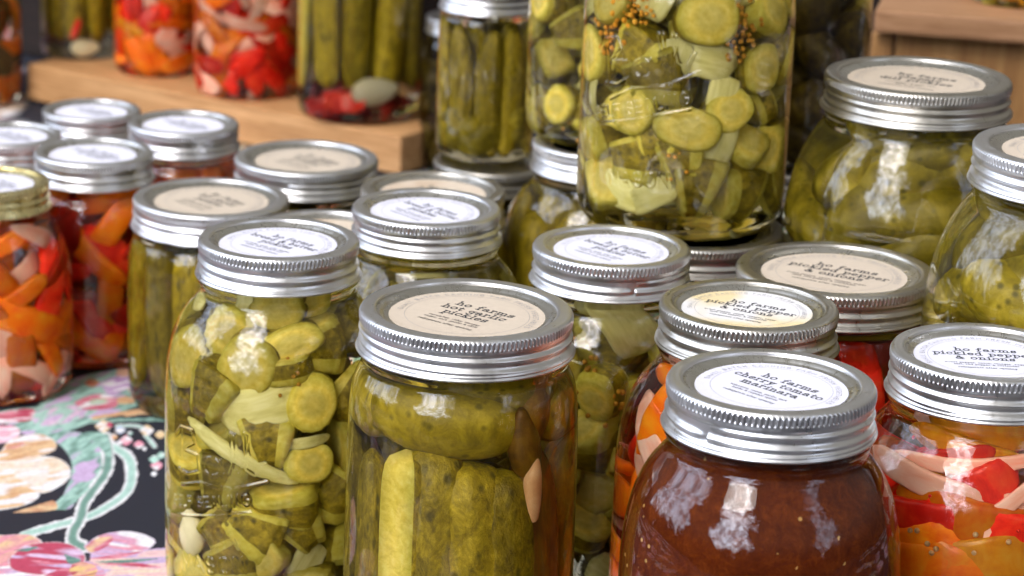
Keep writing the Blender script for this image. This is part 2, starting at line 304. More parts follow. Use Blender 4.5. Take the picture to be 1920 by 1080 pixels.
# ------------------------------------------------------------------ jar shapes: (r, z) of the glass from base to mouth, metres
TYPES = {
 'quart':  dict(H=.170, Rk=.0355, body=.0505, prof=[(.040, 0), (.0455, .0012), (.0490, .006), (.0503, .014), (.0505, .03), (.0505, .09), (.0503, .104), (.0490, .117), (.0460, .1285), (.0410, .1375), (.0368, .1425), (.0345, .1460), (.0342, .1485), (.0358, .1507), (.0362, .1528), (.0345, .1550)]),
 'wide':   dict(H=.172, Rk=.0428, body=.0475, prof=[(.038, 0), (.0430, .0012), (.0462, .006), (.0473, .014), (.0475, .03), (.0472, .10), (.0468, .123), (.0462, .134), (.0448, .1425), (.0425, .1478), (.0415, .1505), (.0425, .1525), (.0430, .1545), (.0415, .1565)]),
 'pint':   dict(H=.127, Rk=.0355, body=.0430, prof=[(.033, 0), (.0385, .0012), (.0415, .006), (.0428, .014), (.0430, .03), (.0430, .070), (.0424, .084), (.0405, .095), (.0372, .1015), (.0348, .1040), (.0344, .1060), (.0358, .1078), (.0362, .1098), (.0345, .1120)]),
 'bigpint': dict(H=.135, Rk=.0355, body=.0490, prof=[(.038, 0), (.0440, .0012), (.0475, .006), (.0488, .014), (.0490, .03), (.0488, .068), (.0470, .085), (.0435, .098), (.0390, .1075), (.0355, .1115), (.0344, .1138), (.0358, .1158), (.0362, .1178), (.0345, .1200)]),
 'squat':  dict(H=.120, Rk=.0428, body=.0462, prof=[(.037, 0), (.0420, .0012), (.0450, .006), (.0460, .014), (.0462, .03), (.0460, .075), (.0452, .088), (.0435, .0955), (.0420, .0985), (.0430, .1005), (.0434, .1025), (.0415, .1045)]),
 'half':   dict(H=.232, Rk=.0428, body=.0583, prof=[(.047, 0), (.0530, .0012), (.0568, .007), (.0581, .016), (.0583, .03), (.0583, .145), (.0578, .160), (.0562, .174), (.0530, .187), (.0485, .198), (.0440, .2055), (.0416, .2090), (.0414, .2110), (.0426, .2130), (.0430, .2148), (.0415, .2165)]),
 'slim':   dict(H=.122, Rk=.0335, body=.0342, prof=[(.026, 0), (.0300, .0010), (.0328, .005), (.0338, .012), (.0342, .025), (.0342, .080), (.0340, .092), (.0335, .0985), (.0325, .1020), (.0330, .1035), (.0334, .1050), (.0325, .1070)]),
}
TYPES['quart_c'] = dict(TYPES['quart'], body=.0487, prof=[(r if r < .0372 or z < .003 else .0372+(r-.0372)*.865, z) for r, z in TYPES['quart']['prof']])
TYPES['wide_n'] = dict(TYPES['wide'], body=.0440, prof=[(r if r < .0436 or z > .145 else .0436+(r-.0436)*.1, z) for r, z in TYPES['wide']['prof']])
def inner_r(ty, z):
    P = np.array(TYPES[ty]['prof']); return np.interp(z, P[:, 1], P[:, 0])-.0032
def band_z(ty): return TYPES[ty]['H']

def glass_mesh(ty, matname, emb=None):
    T = TYPES[ty]; P = smooth_curve(T['prof'], 90); H = T['H']
    foot = smooth_curve([(.0002+T['prof'][0][0]*.0, .0028), (T['prof'][0][0]*.8, .0024), (T['prof'][0][0]*.94, .0004), T['prof'][0]], 8)[:-1]
    top = [(P[-1, 0]-.001, H-.004), (P[-1, 0]-.003, H-.003), (0, H-.003)]
    P = np.vstack([[(0, .0028)], foot[1:], P, top])
    if emb is None: th = np.linspace(0, 2*PI, 97)[:-1]
    else:
        E, tr, zr = emb
        th = np.r_[np.linspace(tr[0], tr[1], 420), np.linspace(tr[1], tr[0]+2*PI, 70)[1:-1]]
        m = (P[:, 1] < zr[0]) | (P[:, 1] > zr[1]); zz = np.arange(zr[0], zr[1], .00028)
        body = P[(P[:, 0] > 0)]; lo = P[(P[:, 1] < zr[0])]; hi = P[(P[:, 1] > zr[1])]
        ordr = np.argsort(body[8:-6, 1]); rr = np.interp(zz, body[8:-6, 1][ordr], body[8:-6, 0][ordr]); P = np.vstack([lo, np.c_[rr, zz], hi])
    V, F = revolve(P, th)
    if emb is not None:
        nr = len(P)-2; g = V[:nr*len(th)]; r = np.hypot(g[:, 0], g[:, 1]); a = np.tile(th, nr)
        sel = (a >= tr[0]) & (a <= tr[1]) & (g[:, 2] > zr[0]) & (g[:, 2] < zr[1]) & (r > .03)
        u = a[sel]*T['body']; z = g[sel, 2]; D = np.full(len(u), 9.0)
        for pl in E:
            pl = np.array(pl)
            for p, q in zip(pl[:-1], pl[1:]):
                d = q-p; s = np.clip(((u-p[0])*d[0]+(z-p[1])*d[1])/(d@d+1e-12), 0, 1)
                D = np.minimum(D, np.hypot(u-p[0]-s*d[0], z-p[1]-s*d[1]))
        add = .0006*np.exp(-(D/.00062)**2); f = 1+add/r[sel]; idx = np.where(sel)[0]
        V[idx, 0] *= f; V[idx, 1] *= f
    return mesh('glass_'+ty, V, F, matname)

def band_mesh(Rk, matname, n):
    """threaded screw band, z measured from the lid top downwards"""
    th = np.linspace(0, 2*PI, n*6+1)[:-1]; k = Rk/.0428
    P = [(Rk-.0062*k, -.0016), (Rk-.0064*k, -.0006), (Rk-.0058*k, -.0001), (Rk-.0045*k, .0000), (Rk-.0036*k, -.0002), (Rk-.0028*k, -.0001), (Rk-.0015*k, -.0001), (Rk-.0006*k, -.0004), (Rk-.0001*k, -.0011)]
    zs = np.linspace(-.0015, -.0150, 40); P += [(Rk, z) for z in zs]
    P += [(Rk+.0006, -.0155), (Rk+.0013, -.0158), (Rk+.0016, -.0163), (Rk+.0013, -.0168), (Rk+.0006, -.0167), (Rk-.0004, -.0160), (Rk-.0008, -.0140)]
    P = np.array(P); r = np.repeat(P[:, :1], len(th), 1); z = np.repeat(P[:, 1:], len(th), 1); t = th[None]/(2*PI)
    win = np.clip(np.minimum((-.0013-z)/.0004, (z+.0046)/.0004), 0, 1)*(P[:, 0:1] == Rk)
    kn = np.tanh(2.2*np.cos(n*th))[None]; r = r+win*kn*.00036
    side = (P[:, 0:1] == Rk)*1.0
    def bulge(zc, w, amp, fade): return amp*np.exp(-((z-zc)/w)**2)*fade*side
    fa = np.clip(t/.03, 0, 1)*np.clip((1-t)/.03, 0, 1)
    r = r - .0009*side*np.clip((-.0062-z)/.0012, 0, 1)*np.clip((z+.0150)/.001, 0, 1)
    r = r + bulge(-.0078-.0042*t, .0011, .0013, fa) + bulge(-.0120-.0042*t, .0011, .0013, np.clip((1-t*1.9)/.1, 0, 1)*np.clip(t/.0001, 0, 1)*1.0)
    r = r + side*.0010*np.clip((-.0128-z)/.0022, 0, 1)
    V = np.stack([r*np.cos(th), r*np.sin(th), z], -1).reshape(-1, 3)
    return mesh('screw_band', V, grid_faces(len(P), len(th)), matname)
def disc_mesh(Rk, matname):
    k = Rk/.0428; P = [(0, -.0030), (.030*k, -.0030), (.0325*k, -.00295), (.0336*k, -.0024), (.0346*k, -.0016), (.0356*k, -.0013), (.0372*k, -.0014), (.0388*k, -.0017), (.0388*k, -.0035), (0, -.0035)]
    P = np.array(P); C = np.vstack([[P[0]], P[1:8], P[8:]])
    V, F = revolve(C, np.linspace(0, 2*PI, 129)[:-1]); return mesh('lid_disc', V, F, matname)
BAND = {}; DISC = {}
for nm, Rk, n in (('r', .0355, 118), ('w', .0428, 142), ('s', .0335, 112)):
    for mt in ('tin', 'tin_worn', 'brass'):
        if mt == 'brass' and nm != 'r': continue
        if mt == 'tin_worn' and nm == 's': continue
        BAND[nm, mt] = band_mesh(Rk, mt, n)
    DISC[nm] = disc_mesh(Rk, 'tin_disc')
DISC['b'] = disc_mesh(.0355, 'brass_disc')

def label_meshes(Rk, words, small, paper_m, detail):
    R = Rk*.735; n = 96; th = np.linspace(0, 2*PI, n+1)[:-1]
    P = np.array([(0, 0), (R, 0), (R, -.00012), (0, -.00012)][::-1]); P[:, 1] += .0002
    V, F = revolve(P, th); lab = mesh('label', V, F, paper_m, smooth=False)
    V, F, MI = [], [], []; k = Rk/.0428
    hh = .0030*k; lines = []
    y0 = .0086*k
    for i, w in enumerate(words): lines += text_lines(w, (.0008 if i else .0022)*k, y0-i*.0060*k, hh, track=.2)
    ribbons(lines, .00070*k, 0, V, F, MI, .00026)
    sm = []
    if detail:
        for i, w in enumerate(small): sm += text_lines(w, 0, -.0090*k-(i+(.6 if i == len(small)-1 else 0))*.0025*k, .00098*k, track=.2)
        ribbons(sm, .00022*k, 0, V, F, MI, .00026)
        ring = text_arc('SMALL BATCH CANNING FARM FRESH VEGETABLES', R*.845, math.radians(103), .00150*k, .5)
        ribbons(ring, .00028*k, 1, V, F, MI, .00026)
        ribbons([A_(0, 0, R*.80, R*.80, 0, 360, 80)], .00014*k, 1, V, F, MI, .00026)
    let = mesh('lettering', V, F, ['ink', 'ink_grey'], MI, smooth=False)
    return lab, let
WORDS = {
 'bb': (['ho farms', 'bread & butter', 'pickles'], ['cucumber, onion, cider vinegar,', 'sugar, salt, mustard seed', 'refrigerate after opening']),
 'garlic': (['ho farms', 'hot garlic', 'pickles'], ['cucumber, cider vinegar', 'sugar, salt, garlic & chili', 'refrigerate after opening']),
 'cherry': (['ho farms', 'cherry tomato', 'marinara'], ['tomatoes, onion, garlic, salt', 'herbs & organic spices', 'refrigerate after opening']),
 'pepper': (['ho farms', 'pickled pepper', '& onions'], ['sweet pepper, onion, vinegar, sugar', 'salt, red pepper & coriander', 'refrigerate after opening']),
 'dill': (['ho farms', 'classic', 'dill pickles'], ['cucumber, vinegar, salt', 'garlic & dill', 'refrigerate after opening']),
}
LAB = {}

# ------------------------------------------------------------------ pieces of food
def nrm(v): v = np.asarray(v, float); return v/np.linalg.norm(v)
def sweep(path, scale, cross, mats, endfrac=0, bump_=0.0, seed=0, name='piece'):
    """cross-section (n,2) carried along a path; scale(s) -> factor; the first/last rings can take a second material"""
    rng = np.random.default_rng(seed); path = np.asarray(path, float); n = len(path); m = len(cross)
    T = np.gradient(path, axis=0); T /= np.linalg.norm(T, axis=1)[:, None]
    up = np.array([0, 0, 1.]) if abs(T[:, 2]).max() < .8 else np.array([0, 1., 0])
    B = np.cross(T, up); B /= np.linalg.norm(B, axis=1)[:, None]; Nn = np.cross(B, T)
    s = np.linspace(0, 1, n); sc = np.array([scale(q) for q in s])
    V = path[:, None]+sc[:, None, None]*(cross[None, :, :1]*B[:, None]+cross[None, :, 1:]*Nn[:, None])
    if bump_:
        f = rng.normal(size=(6, 3)); ph = rng.uniform(0, 6, 6); L_ = np.ptp(path, axis=0).max()+np.ptp(cross)
        fr = nrm(f.sum(0)); d = sum(np.sin((V@f[i])*(9+4*i)/L_*2+ph[i])/(1+i*.6) for i in range(6))
        V += (V-path[:, None])*(d[..., None]*bump_)
    V = V.reshape(-1, 3); F = grid_faces(n, m); MI = []
    for i in range(n-1): MI += [1 if (i < endfrac or i >= n-1-endfrac) else 0]*m
    a, b = len(V), len(V)+1; V = np.vstack([V, V[:m].mean(0), V[-m:].mean(0)])
    F += [[a, (j+1) % m, j] for j in range(m)]+[[b, (n-1)*m+j, (n-1)*m+(j+1) % m] for j in range(m)]
    MI += [1 if endfrac else 0]*(2*m)
    return mesh(name, V, F, mats, MI)
def sup(rx, ry, e=1.0, n=24, wob=0, seed=0, ridges=0):
    a = np.linspace(0, 2*PI, n+1)[:-1]; c, s_ = np.cos(a), np.sin(a); r = np.ones(n)
    rg = np.random.default_rng(seed)
    if wob: r += wob*sum(rg.normal()*np.cos(k*a+rg.uniform(0, 6)) for k in (2, 3, 4))
    if ridges: r += .035*np.sin(ridges*a)
    return np.stack([rx*r*np.sign(c)*abs(c)**e, ry*r*np.sign(s_)*abs(s_)**e], 1)
def line(L_, n, bend=0, axis='x'):
    s = np.linspace(-.5, .5, n); z = bend*(s*s*4)
    return np.stack([s*L_, 0*s, z], 1) if axis == 'x' else np.stack([z, 0*s, s*L_], 1)
def cap(p): return lambda s: max(.02, 1-abs(2*s-1)**p)**(1/p if p < 3 else .5)
PIECES = {}
def reg(kind, meshes): PIECES[kind] = meshes
def slice_scale(s): e = min(s, 1-s); return .93 if e <= 0 else (.985 if e < .12 else 1.0)
NS = lambda: np.array([0, .0, .04, .12, .3, .5, .7, .88, .96, 1.0])
def slice_mesh(r, h, seed, mats, half=False, rid=0):
    s = NS(); path = np.stack([0*s, 0*s, (s-.5)*h], 1); path[1, 2] += 1e-5
    sc = [.0, .90, .97, 1, 1.01, 1, 1.01, 1, .95, .88]
    if half:
        a = np.linspace(0, PI, 20); c = np.vstack([np.stack([r*np.cos(a), r*np.sin(a)-r*.4], 1), np.stack([np.linspace(-r, r, 8)[1:-1], np.full(6, -r*.4)], 1)])
        c *= 1+.03*np.random.default_rng(seed).normal()
    else: c = sup(r, r*(.86+.12*((seed*37) % 10)/10), .92, 36, .025, seed, rid)
    it = iter(sc); lut = dict(zip(np.round(np.linspace(0, 1, 10), 6), sc))
    me = sweep(path, lambda q: lut[round(q, 6)], c, mats, 3, .012, seed, 'pickle_slice'); return me
reg('slice', [slice_mesh(.0125, .012, i, ['pickle_skin', 'pickle_flesh'], False, 0) for i in range(4)]+[slice_mesh(.0115, .015, 9+i, ['pickle_skin', 'pickle_flesh'], False, 18) for i in range(2)])
def block(rx, ry, h, seed, e=.62):
    n = 40; a_ = np.linspace(0, 2*PI, n+1)[:-1]; c = sup(rx, ry, e, n, .02, seed); c *= (1+.045*np.sin(a_*13)*(np.sin(a_) > -.3))[:, None]
    lut = dict(zip(np.round(np.linspace(0, 1, 10), 6), [.0, .88, .96, 1, .99, 1.01, .99, 1, .95, .86])); s_ = NS(); s_[1] = .0
    path = np.stack([.002*np.sin(s_*PI), 0*s_, (s_-.5)*h], 1); path[1, 2] += 1e-5
    return sweep(path, lambda q: lut[round(q, 6)], c, ['pickle_skin', 'pickle_flesh'], 3, .02, seed, 'pickle_chunk')
reg('chunk', [block(.0132, .0120, .020, 61), block(.0120, .0110, .023, 62), block(.0138, .0105, .018, 63, .75), block(.0125, .0125, .019, 64, .9)])
reg('onion_sheet', [sweep(line(.020+.004*i, 10, .002+.0015*i), cap(6), sup(.0085, .0021, .7, 20, 0, i), 'onion_green', 0, .006, i, 'onion_piece') for i in range(4)])
reg('onion_sliver', [sweep(line(.036+.004*i, 18, .009), cap(2.6), sup(.0046, .0016, .8, 16, 0, i), 'onion_green', 0, .006, i, 'onion_sliver') for i in range(3)])
def spear(L_, r, seed, skin='spear_skin', cut=False, bend=.002, p=5):
    if cut:   # wedge: outer arc of skin, two flat cut faces
        a = np.radians(np.linspace(20, 160, 16)); c = np.vstack([np.stack([r*1.25*np.cos(a), r*1.25*np.sin(a)-r*.4], 1), [(-r*.55, -r*.5), (0, -r*.95), (r*.55, -r*.5)]])
        me = sweep(line(L_, 26, bend, 'z'), cap(9), c, [skin, 'pickle_flesh'], 0, .008, seed, 'pickle_spear')
        n = len(c); mi = np.zeros(len(me.polygons), dtype=np.int32)
        for i in range(25):
            for j in (15, 16, 17, 18): mi[i*n+j] = 1
        me.polygons.foreach_set('material_index', mi); return me
    return sweep(line(L_, 30, bend, 'z'), cap(p), sup(r, r*.92, .9, 32, .015, seed, 9), skin, 0, .012, seed, 'pickle_spear')
reg('spear', [spear(.100, .0105, i, cut=(i % 3 == 2)) for i in range(6)])
reg('spear_brown', [spear(.100, .0105, i+30, 'reflected_brown', p=4) for i in range(3)])
reg('spear_smooth', [spear(.100, .0105, i+80, 'spear_smooth', p=3.2) for i in range(2)])
def arc_path(R_, a0, a1, n=30):
    a_ = np.radians(np.linspace(a0, a1, n)); return np.stack([R_*np.cos(a_), R_*np.sin(a_), 0*a_], 1)
reg('lying', [sweep(arc_path(.0292, 200, 312), cap(3.4), sup(.0128, .0134, .95, 28, .01, 90+i), 'spear_smooth', 0, .007, 90+i, 'pickle_spear') for i in range(2)])
reg('short_spear', [spear(.066, .0095, i+10, 'spear_skin', i % 3 == 1) for i in range(4)])
reg('slim_spear', [spear(.070, .0080, i+60, 'spear_skin', False, .003, 2.6) for i in range(4)])
reg('whole', [sweep(line(.058+.006*i, 26, .004), cap(2.4), sup(.0150, .0142, 1, 30, .015, i, 0), 'cucumber_skin', 0, .014, 40+i, 'whole_pickle') for i in range(4)])
reg('dark', [sweep(line(.040, 20, .004), cap(2.4), sup(.013, .012, 1, 20, .02, i), 'dark_pickle', 0, .03, 50+i, 'dark_pickle') for i in range(3)])
def strip(L_, w, t_, bend, seed, mt, nm): return sweep(line(L_, 18, bend), cap(5), sup(w, t_, .62, 18, .02, seed), mt, 0, .03, seed, nm)
for c in ('red', 'orange', 'yellow', 'dark'):
    reg('pepper_'+c, [strip(.034+.010*i, .0052+.0011*i, .0023, .005+.004*i, i, 'pepper_'+c, 'pepper_strip') for i in range(3)])
reg('onion_pink', [strip(.030+.008*i, .0036+.0012*i, .0010, .006+.004*i, i, 'onion_pink', 'onion_strip') for i in range(3)])
reg('garlic', [sweep(line(.024, 20, .002), lambda s: math.sin(PI*min(1, s*.93+.04))**.55*(1-.35*s), sup(.0092, .0070, 1, 22, .02, 3), 'garlic', 0, .01, 3, 'garlic_clove')])
reg('garlic_brown', [sweep(line(.024, 20, .002), lambda s: math.sin(PI*min(1, s*.93+.04))**.55*(1-.35*s), sup(.0092, .0070, 1, 22, .02, 3), 'reflected_brown', 0, .01, 3, 'garlic_clove')])
reg('clove_pink', [sweep(line(.030, 20, .001, 'z'), cap(2.1), sup(.0042, .0040, 1, 20), 'garlic_pink', 0, .01, 4, 'garlic_clove')])
def seed_cluster(n, spread, rs=.00130, sd=0, mt='mustard', nm='mustard_seeds'):
    rg = np.random.default_rng(sd); V, F = [], []
    th = np.linspace(0, 2*PI, 11)[:-1]; ph = np.linspace(0, PI, 7); P = np.stack([np.sin(ph), -np.cos(ph)], 1)*rs
    Vs, Fs = revolve(P, th)
    cs = []
    while len(cs) < n:
        c = rg.normal(size=3)*spread
        if all(np.linalg.norm(c-o) > rs*1.9 for o in cs): cs.append(c)
    for i, c in enumerate(cs):
        V.append(Vs+c); F += [[q+i*len(Vs) for q in f] for f in Fs]
    return mesh(nm, np.vstack(V), F, mt)
reg('seeds', [seed_cluster(42, np.array([.0042, .0012, .0068]), sd=1), seed_cluster(10, np.array([.006, .003, .006]), sd=2)])
reg('pale_seeds', [seed_cluster(14, np.array([.010, .0012, .004]), .0011, 5, 'pale_seed', 'pepper_seeds')]); reg('chili_flakes', [seed_cluster(7, np.array([.012, .001, .010]), .0009, 6, 'pepper_red', 'chili_flakes')])
PART = dict(pale_seeds='pepper_seeds', chili_flakes='chili_flakes', slice='pickle_slice', chunk='pickle_chunk', onion_sheet='onion_piece', onion_sliver='onion_sliver', spear='pickle_spear', spear_brown='pickle_spear', spear_smooth='pickle_spear', lying='pickle_spear', short_spear='pickle_spear', slim_spear='pickle_spear',
            whole='whole_pickle', dark='dark_pickle', pepper_red='pepper_strip', pepper_orange='pepper_strip', pepper_yellow='pepper_strip', pepper_dark='pepper_strip', onion_pink='onion_strip', garlic='garlic_clove', garlic_brown='garlic_clove', clove_pink='garlic_clove', seeds='mustard_seeds')

def rotm(x, y, z):
    """columns = where the piece's own axes go"""
    m = Matrix.Identity(4)
    for i, c in enumerate((x, y, z)):
        for j in range(3): m[j][i] = float(c[j])
    return m
VC = {}
def put(jar, kind, p, X_, Z_, sc=1.0, var=None):
    X_ = nrm(X_); Z_ = nrm(np.asarray(Z_)-np.dot(Z_, X_)*X_); Y_ = np.cross(Z_, X_)
    ms = PIECES[kind]; me = ms[(random.randrange(len(ms)) if var is None else var) % len(ms)]
    sx = np.array(sc if isinstance(sc, (tuple, list)) else (sc, sc, sc), float); p = np.array(p, float)
    if me.name not in VC: q = np.empty(len(me.vertices)*3); me.vertices.foreach_get('co', q); VC[me.name] = q.reshape(-1, 3)[::3]
    R3 = np.stack([X_, Y_, Z_], 1); H_ = jar['H']-.010
    for it in range(7):
        q = (VC[me.name]*sx)@R3.T+p; ex = np.hypot(q[:, 0], q[:, 1])-inner_r(jar['ty'], q[:, 2])-.0008; k = ex.argmax(); ez = q[:, 2].max()-H_; eb = .0045-q[:, 2].min()
        if ex[k] > 0: v_ = q[k, :2]/np.linalg.norm(q[k, :2]); p[:2] -= v_*ex[k]*.7; sx *= .985 if it < 3 else .95
        if ez > 0: p[2] -= ez
        if eb > 0: p[2] += eb
        if ex[k] <= 0 and ez <= 0: break
    o = link(PART[kind], me, jar['root'], Matrix.Translation(Vector(tuple(map(float, p)))) @ rotm(X_, Y_, Z_) @ Matrix.Diagonal((*sx, 1)))
    if kind in ('seeds', 'pale_seeds', 'chili_flakes'): o['kind'] = 'stuff'
    return o
def rnd_dir(): return nrm(RNG.normal(size=3))
def relax(ty, n, rp, z0, z1, fixed=(), it=160, sd=0):
    rg = np.random.default_rng(sd); P = np.c_[rg.uniform(-.03, .03, (n, 2)), rg.uniform(z0, z1, n)]
    Fx = np.array([f[:3] for f in fixed]) if len(fixed) else np.zeros((0, 3)); Fr = np.array([f[3] for f in fixed]) if len(fixed) else np.zeros(0)
    for k in range(it):
        A = np.vstack([P, Fx]); R = np.r_[np.full(n, rp), Fr]; D = P[:, None]-A[None]; d = np.linalg.norm(D, axis=2)+1e-9
        o = np.clip(rp+R[None]-d, 0, None); o[np.arange(n), np.arange(n)] = 0
        P += (D/d[..., None]*o[..., None]*.45).sum(1); P[:, 2] -= .00025
        P[:, 2] = np.clip(P[:, 2], z0+rp*.7, z1-rp*.6)
        mx = inner_r(ty, P[:, 2])-rp*.72; r = np.hypot(P[:, 0], P[:, 1]); f = np.where(r > mx, mx/np.maximum(r, 1e-6), 1); P[:, 0] *= f; P[:, 1] *= f
    return P
def fill(jar, weights, n, rp, z0, z1, fixed=(), sd=0, face=.55, ps=1.0):
    ty = jar['ty']; P = relax(ty, n, rp, z0, z1, fixed, sd=sd); kinds = list(weights); w = np.array([weights[k] for k in kinds], float); w /= w.sum()
    rg = np.random.default_rng(sd+5)
    for p in P:
        k = kinds[rg.choice(len(kinds), p=w)]; out = nrm([p[0], p[1], rg.normal()*.0004+1e-6]); tang = nrm(np.cross(out, [0, 0, 1]))
        j = rg.normal(size=3)*.35; a = rg.uniform(0, 2*PI)
        if k == 'whole': a = rg.choice([0, PI])+rg.normal()*.35
        d = nrm(math.cos(a)*tang+math.sin(a)*np.array([0, 0, 1])+j*.5)
        sc = rg.uniform(.82, 1.12)*ps
        if k in ('slice',): put(jar, k, p, d, out+j*.5 if rg.random() < face else rnd_dir(), sc)
        elif k in ('chunk',): put(jar, k, p, d, out+j if rg.random() < .35 else rnd_dir(), sc)
        else: put(jar, k, p, d, -(out+j*.4), sc)
def uprights(jar, kind, z0, z1, L_, r, n_out, n_in, sd=0, rad=None):
    rg = np.random.default_rng(sd); ty = jar['ty']; R = inner_r(ty, (z0+z1)/2)-r if rad is None else rad
    for n, rr in ((n_out, R), (n_in, R*.45)):
        for i in range(n):
            a = 2*PI*(i+rg.uniform(-.12, .12))/n+jar.get('a0', 0); c = np.array([rr*math.cos(a), rr*math.sin(a), (z0+z1)/2+rg.uniform(-.003, .003)])
            sc = (z1-z0)/L_*rg.uniform(.94, 1.0); t_ = np.array([rg.normal()*.04, rg.normal()*.04, 1])
            put(jar, kind, c, np.cross(nrm(t_), [math.cos(a), math.sin(a), 0])*(1 if rg.random() < .5 else -1), t_, (rg.uniform(.92, 1.1), rg.uniform(.92, 1.1), sc))

# ------------------------------------------------------------------ jars
JARS = {}
GR = 'jars of preserves set out for sale'
def make_jar(key, name, label_txt, ty, x, y, w=None, z0=0.0, base=False, glassm='glass', words=None, paper_m='paper_white', band='tin', tline=None, detail=True, emb=None, rot=0.0, dep=None):
    T = TYPES[ty]; d = ray(x, y)
    if base:                                     # (x, y) = where the centre of the base shows, w = width of the body
        dq = (z0-CH)/d[2]; s = w*dq/(2*T['body']*FPX); P = CAM+d*dq
    else:                                        # (x, y) = centre of the lid, w = width across the knurled edge
        du = 2*T['Rk']*FPX/w; k = -d[2]; s = (CH-z0)/(T['H']+du*k); P = CAM+d*(du*s)
    sz = s
    if dep is not None: P = CAM+d*dep; s = w*dep/(2*T['Rk']*FPX); sz = (P[2]-z0)/T['H']
    root = bpy.data.objects.new(name, None); COL.objects.link(root); root.empty_display_size = .03
    root.location = (P[0], P[1], z0); root.scale = (s, s, sz)
    root['label'] = label_txt; root['category'] = 'jar'; root['group'] = GR
    jar = dict(root=root, ty=ty, s=s, c=np.array([P[0], P[1], z0]), H=T['H'], top=z0+T['H']*sz, S3=np.array([s, s, sz]), dep=(P-CAM)@cF)
    JARS[key] = jar
    e = emb(jar) if emb else None
    link('glass_body', glass_mesh(ty, glassm, e), root)
    kk = {'wide': 'w', 'wide_n': 'w', 'half': 'w', 'squat': 'w', 'slim': 's'}.get(ty, 'r'); zt = T['H']
    link('screw_band', BAND[kk, band], root, Matrix.Translation((0, 0, zt)) @ Matrix.Rotation(rot, 4, 'Z'))
    link('lid_disc', DISC['b' if band == 'brass' else kk], root, Matrix.Translation((0, 0, zt)))
    if words is not None:
        if tline: a, b = on_plane(*tline[:2], jar['top']), on_plane(*tline[2:], jar['top']); ang = math.atan2(b[1]-a[1], b[0]-a[0])
        else: ang = math.radians(-38)
        kl = (kk, words, paper_m, detail)
        if kl not in LAB: LAB[kl] = label_meshes(T['Rk'], *WORDS[words], paper_m, detail) if words else None
        lab, let = LAB[kl]
        lo = link('label', lab, root, Matrix.Translation((random.uniform(-.0009, .0009), random.uniform(-.0009, .0009), zt-.0030)) @ Matrix.Rotation(ang, 4, 'Z'))
        link('lettering', let, lo)
    print('JAR', key, 's=%.3f sz=%.3f' % (s, sz), 'pos', np.round(P, 3), 'dep %.3f' % jar['dep'], 'top %.3f' % jar['top'])
    return jar
def hit(jar, x, y, R):
    """where the sight line through (x, y) meets the jar's upright cylinder of radius R, in the jar's own metres"""
    d = ray(x, y); o = (CAM-jar['c'])/jar['S3']; D = d/jar['S3']; a = D[0]**2+D[1]**2; b = o[0]*D[0]+o[1]*D[1]; c = o[0]**2+o[1]**2-R*R
    q = b*b-a*c; t_ = (-b-math.sqrt(q))/a if q > 0 else -b/a; return o+D*t_
def front(jar, kind, x, y, face='out', ang=0, sc=1.0, var=None, inset=.010, shrink=.90):
    """put a piece against the front of the glass at the place it shows"""
    if kind in ('onion_sheet', 'onion_sliver') and face == 'out': face = 'in'
    Rb = TYPES[jar['ty']]['body']; p = hit(jar, x, y, Rb); z = p[2]; R = inner_r(jar['ty'], max(.006, min(z, jar['H']-.02)))
    f = min(1, (R-inset)/Rb); a = math.atan2(p[1], p[0]); a = -PI/2+(a+PI/2)*shrink; q = np.array([math.cos(a)*(R-inset), math.sin(a)*(R-inset), z])
    out = np.array([math.cos(a), math.sin(a), 0]); tang = np.array([-math.sin(a), math.cos(a), 0]); r_ = math.radians(ang)
    X_ = math.cos(r_)*tang+math.sin(r_)*np.array([0, 0, 1.])
    if face == 'in': Zd = -out
    elif face == 'out': Zd = out+np.array([0, 0, .25])
    elif face == 'up': Zd = np.array([0, 0, 1.])-out*-.25
    else: Zd = np.cross(X_, out)
    put(jar, kind, q, X_, Zd, sc, var); return (*q, inset)

def emb_lines(spec):
    def f(jar):
        Rb = TYPES[jar['ty']]['body']; E = []; us, zs = [], []
        for txt, x, y, x2, y2 in spec:
            p, q = hit(jar, x, y, Rb), hit(jar, x2, y2, Rb); up, uq = math.atan2(p[1], p[0])*Rb, math.atan2(q[1], q[0])*Rb
            d = np.array([uq-up, q[2]-p[2]]); ln = np.linalg.norm(d); d /= ln; nn = np.array([-d[1], d[0]])
            if txt == '-': ls = [[(0, 0), (ln, 0)]]
            elif txt == 'Script':
                h = ln/4.6; ls = [[(.3*h, 0), (.6*h, 1.9*h)], [(0, 1.5*h)]+[(u*h, v*h) for u, v in ((.5, 1.95), (1.3, 1.9), (1.35, 1.35), (.6, 1.0), (1.5, .85), (1.5, .15), (.8, -.05), (.1, .1))],
                                  [(u*h, v*h) for u, v in A_(2.2, .4, .42, .4, 30, 350)]+[(u*h, v*h) for u, v in ((2.65, .7), (2.7, .1), (3.0, .1), (3.4, .9), (3.5, 1.8), (3.3, 1.9), (3.2, .3), (3.45, .05), (3.9, .9), (4.1, 1.8), (3.9, 1.9), (3.8, .3), (4.1, .05), (4.6, .5))],
                                  [(u*h, v*h) for u, v in ((.2, -.6), (1.5, -.35), (3, -.55), (4.6, -.3))]]
            else:
                w = sum(G[c][0]+.25 for c in txt); ls = text_lines(txt, 0, 0, ln/w, 'l', .25)
            for pl in ls:
                o = [np.array([up, p[2]])+d*a_+nn*b_ for a_, b_ in pl]; E.append(o); us += [v_[0] for v_ in o]; zs += [v_[1] for v_ in o]
        return E, (min(us)/Rb-.05, max(us)/Rb+.05), (max(.02, min(zs)-.002), min(jar['H']-.07, max(zs)+.002))
    return f

exec_list = []
J = make_jar
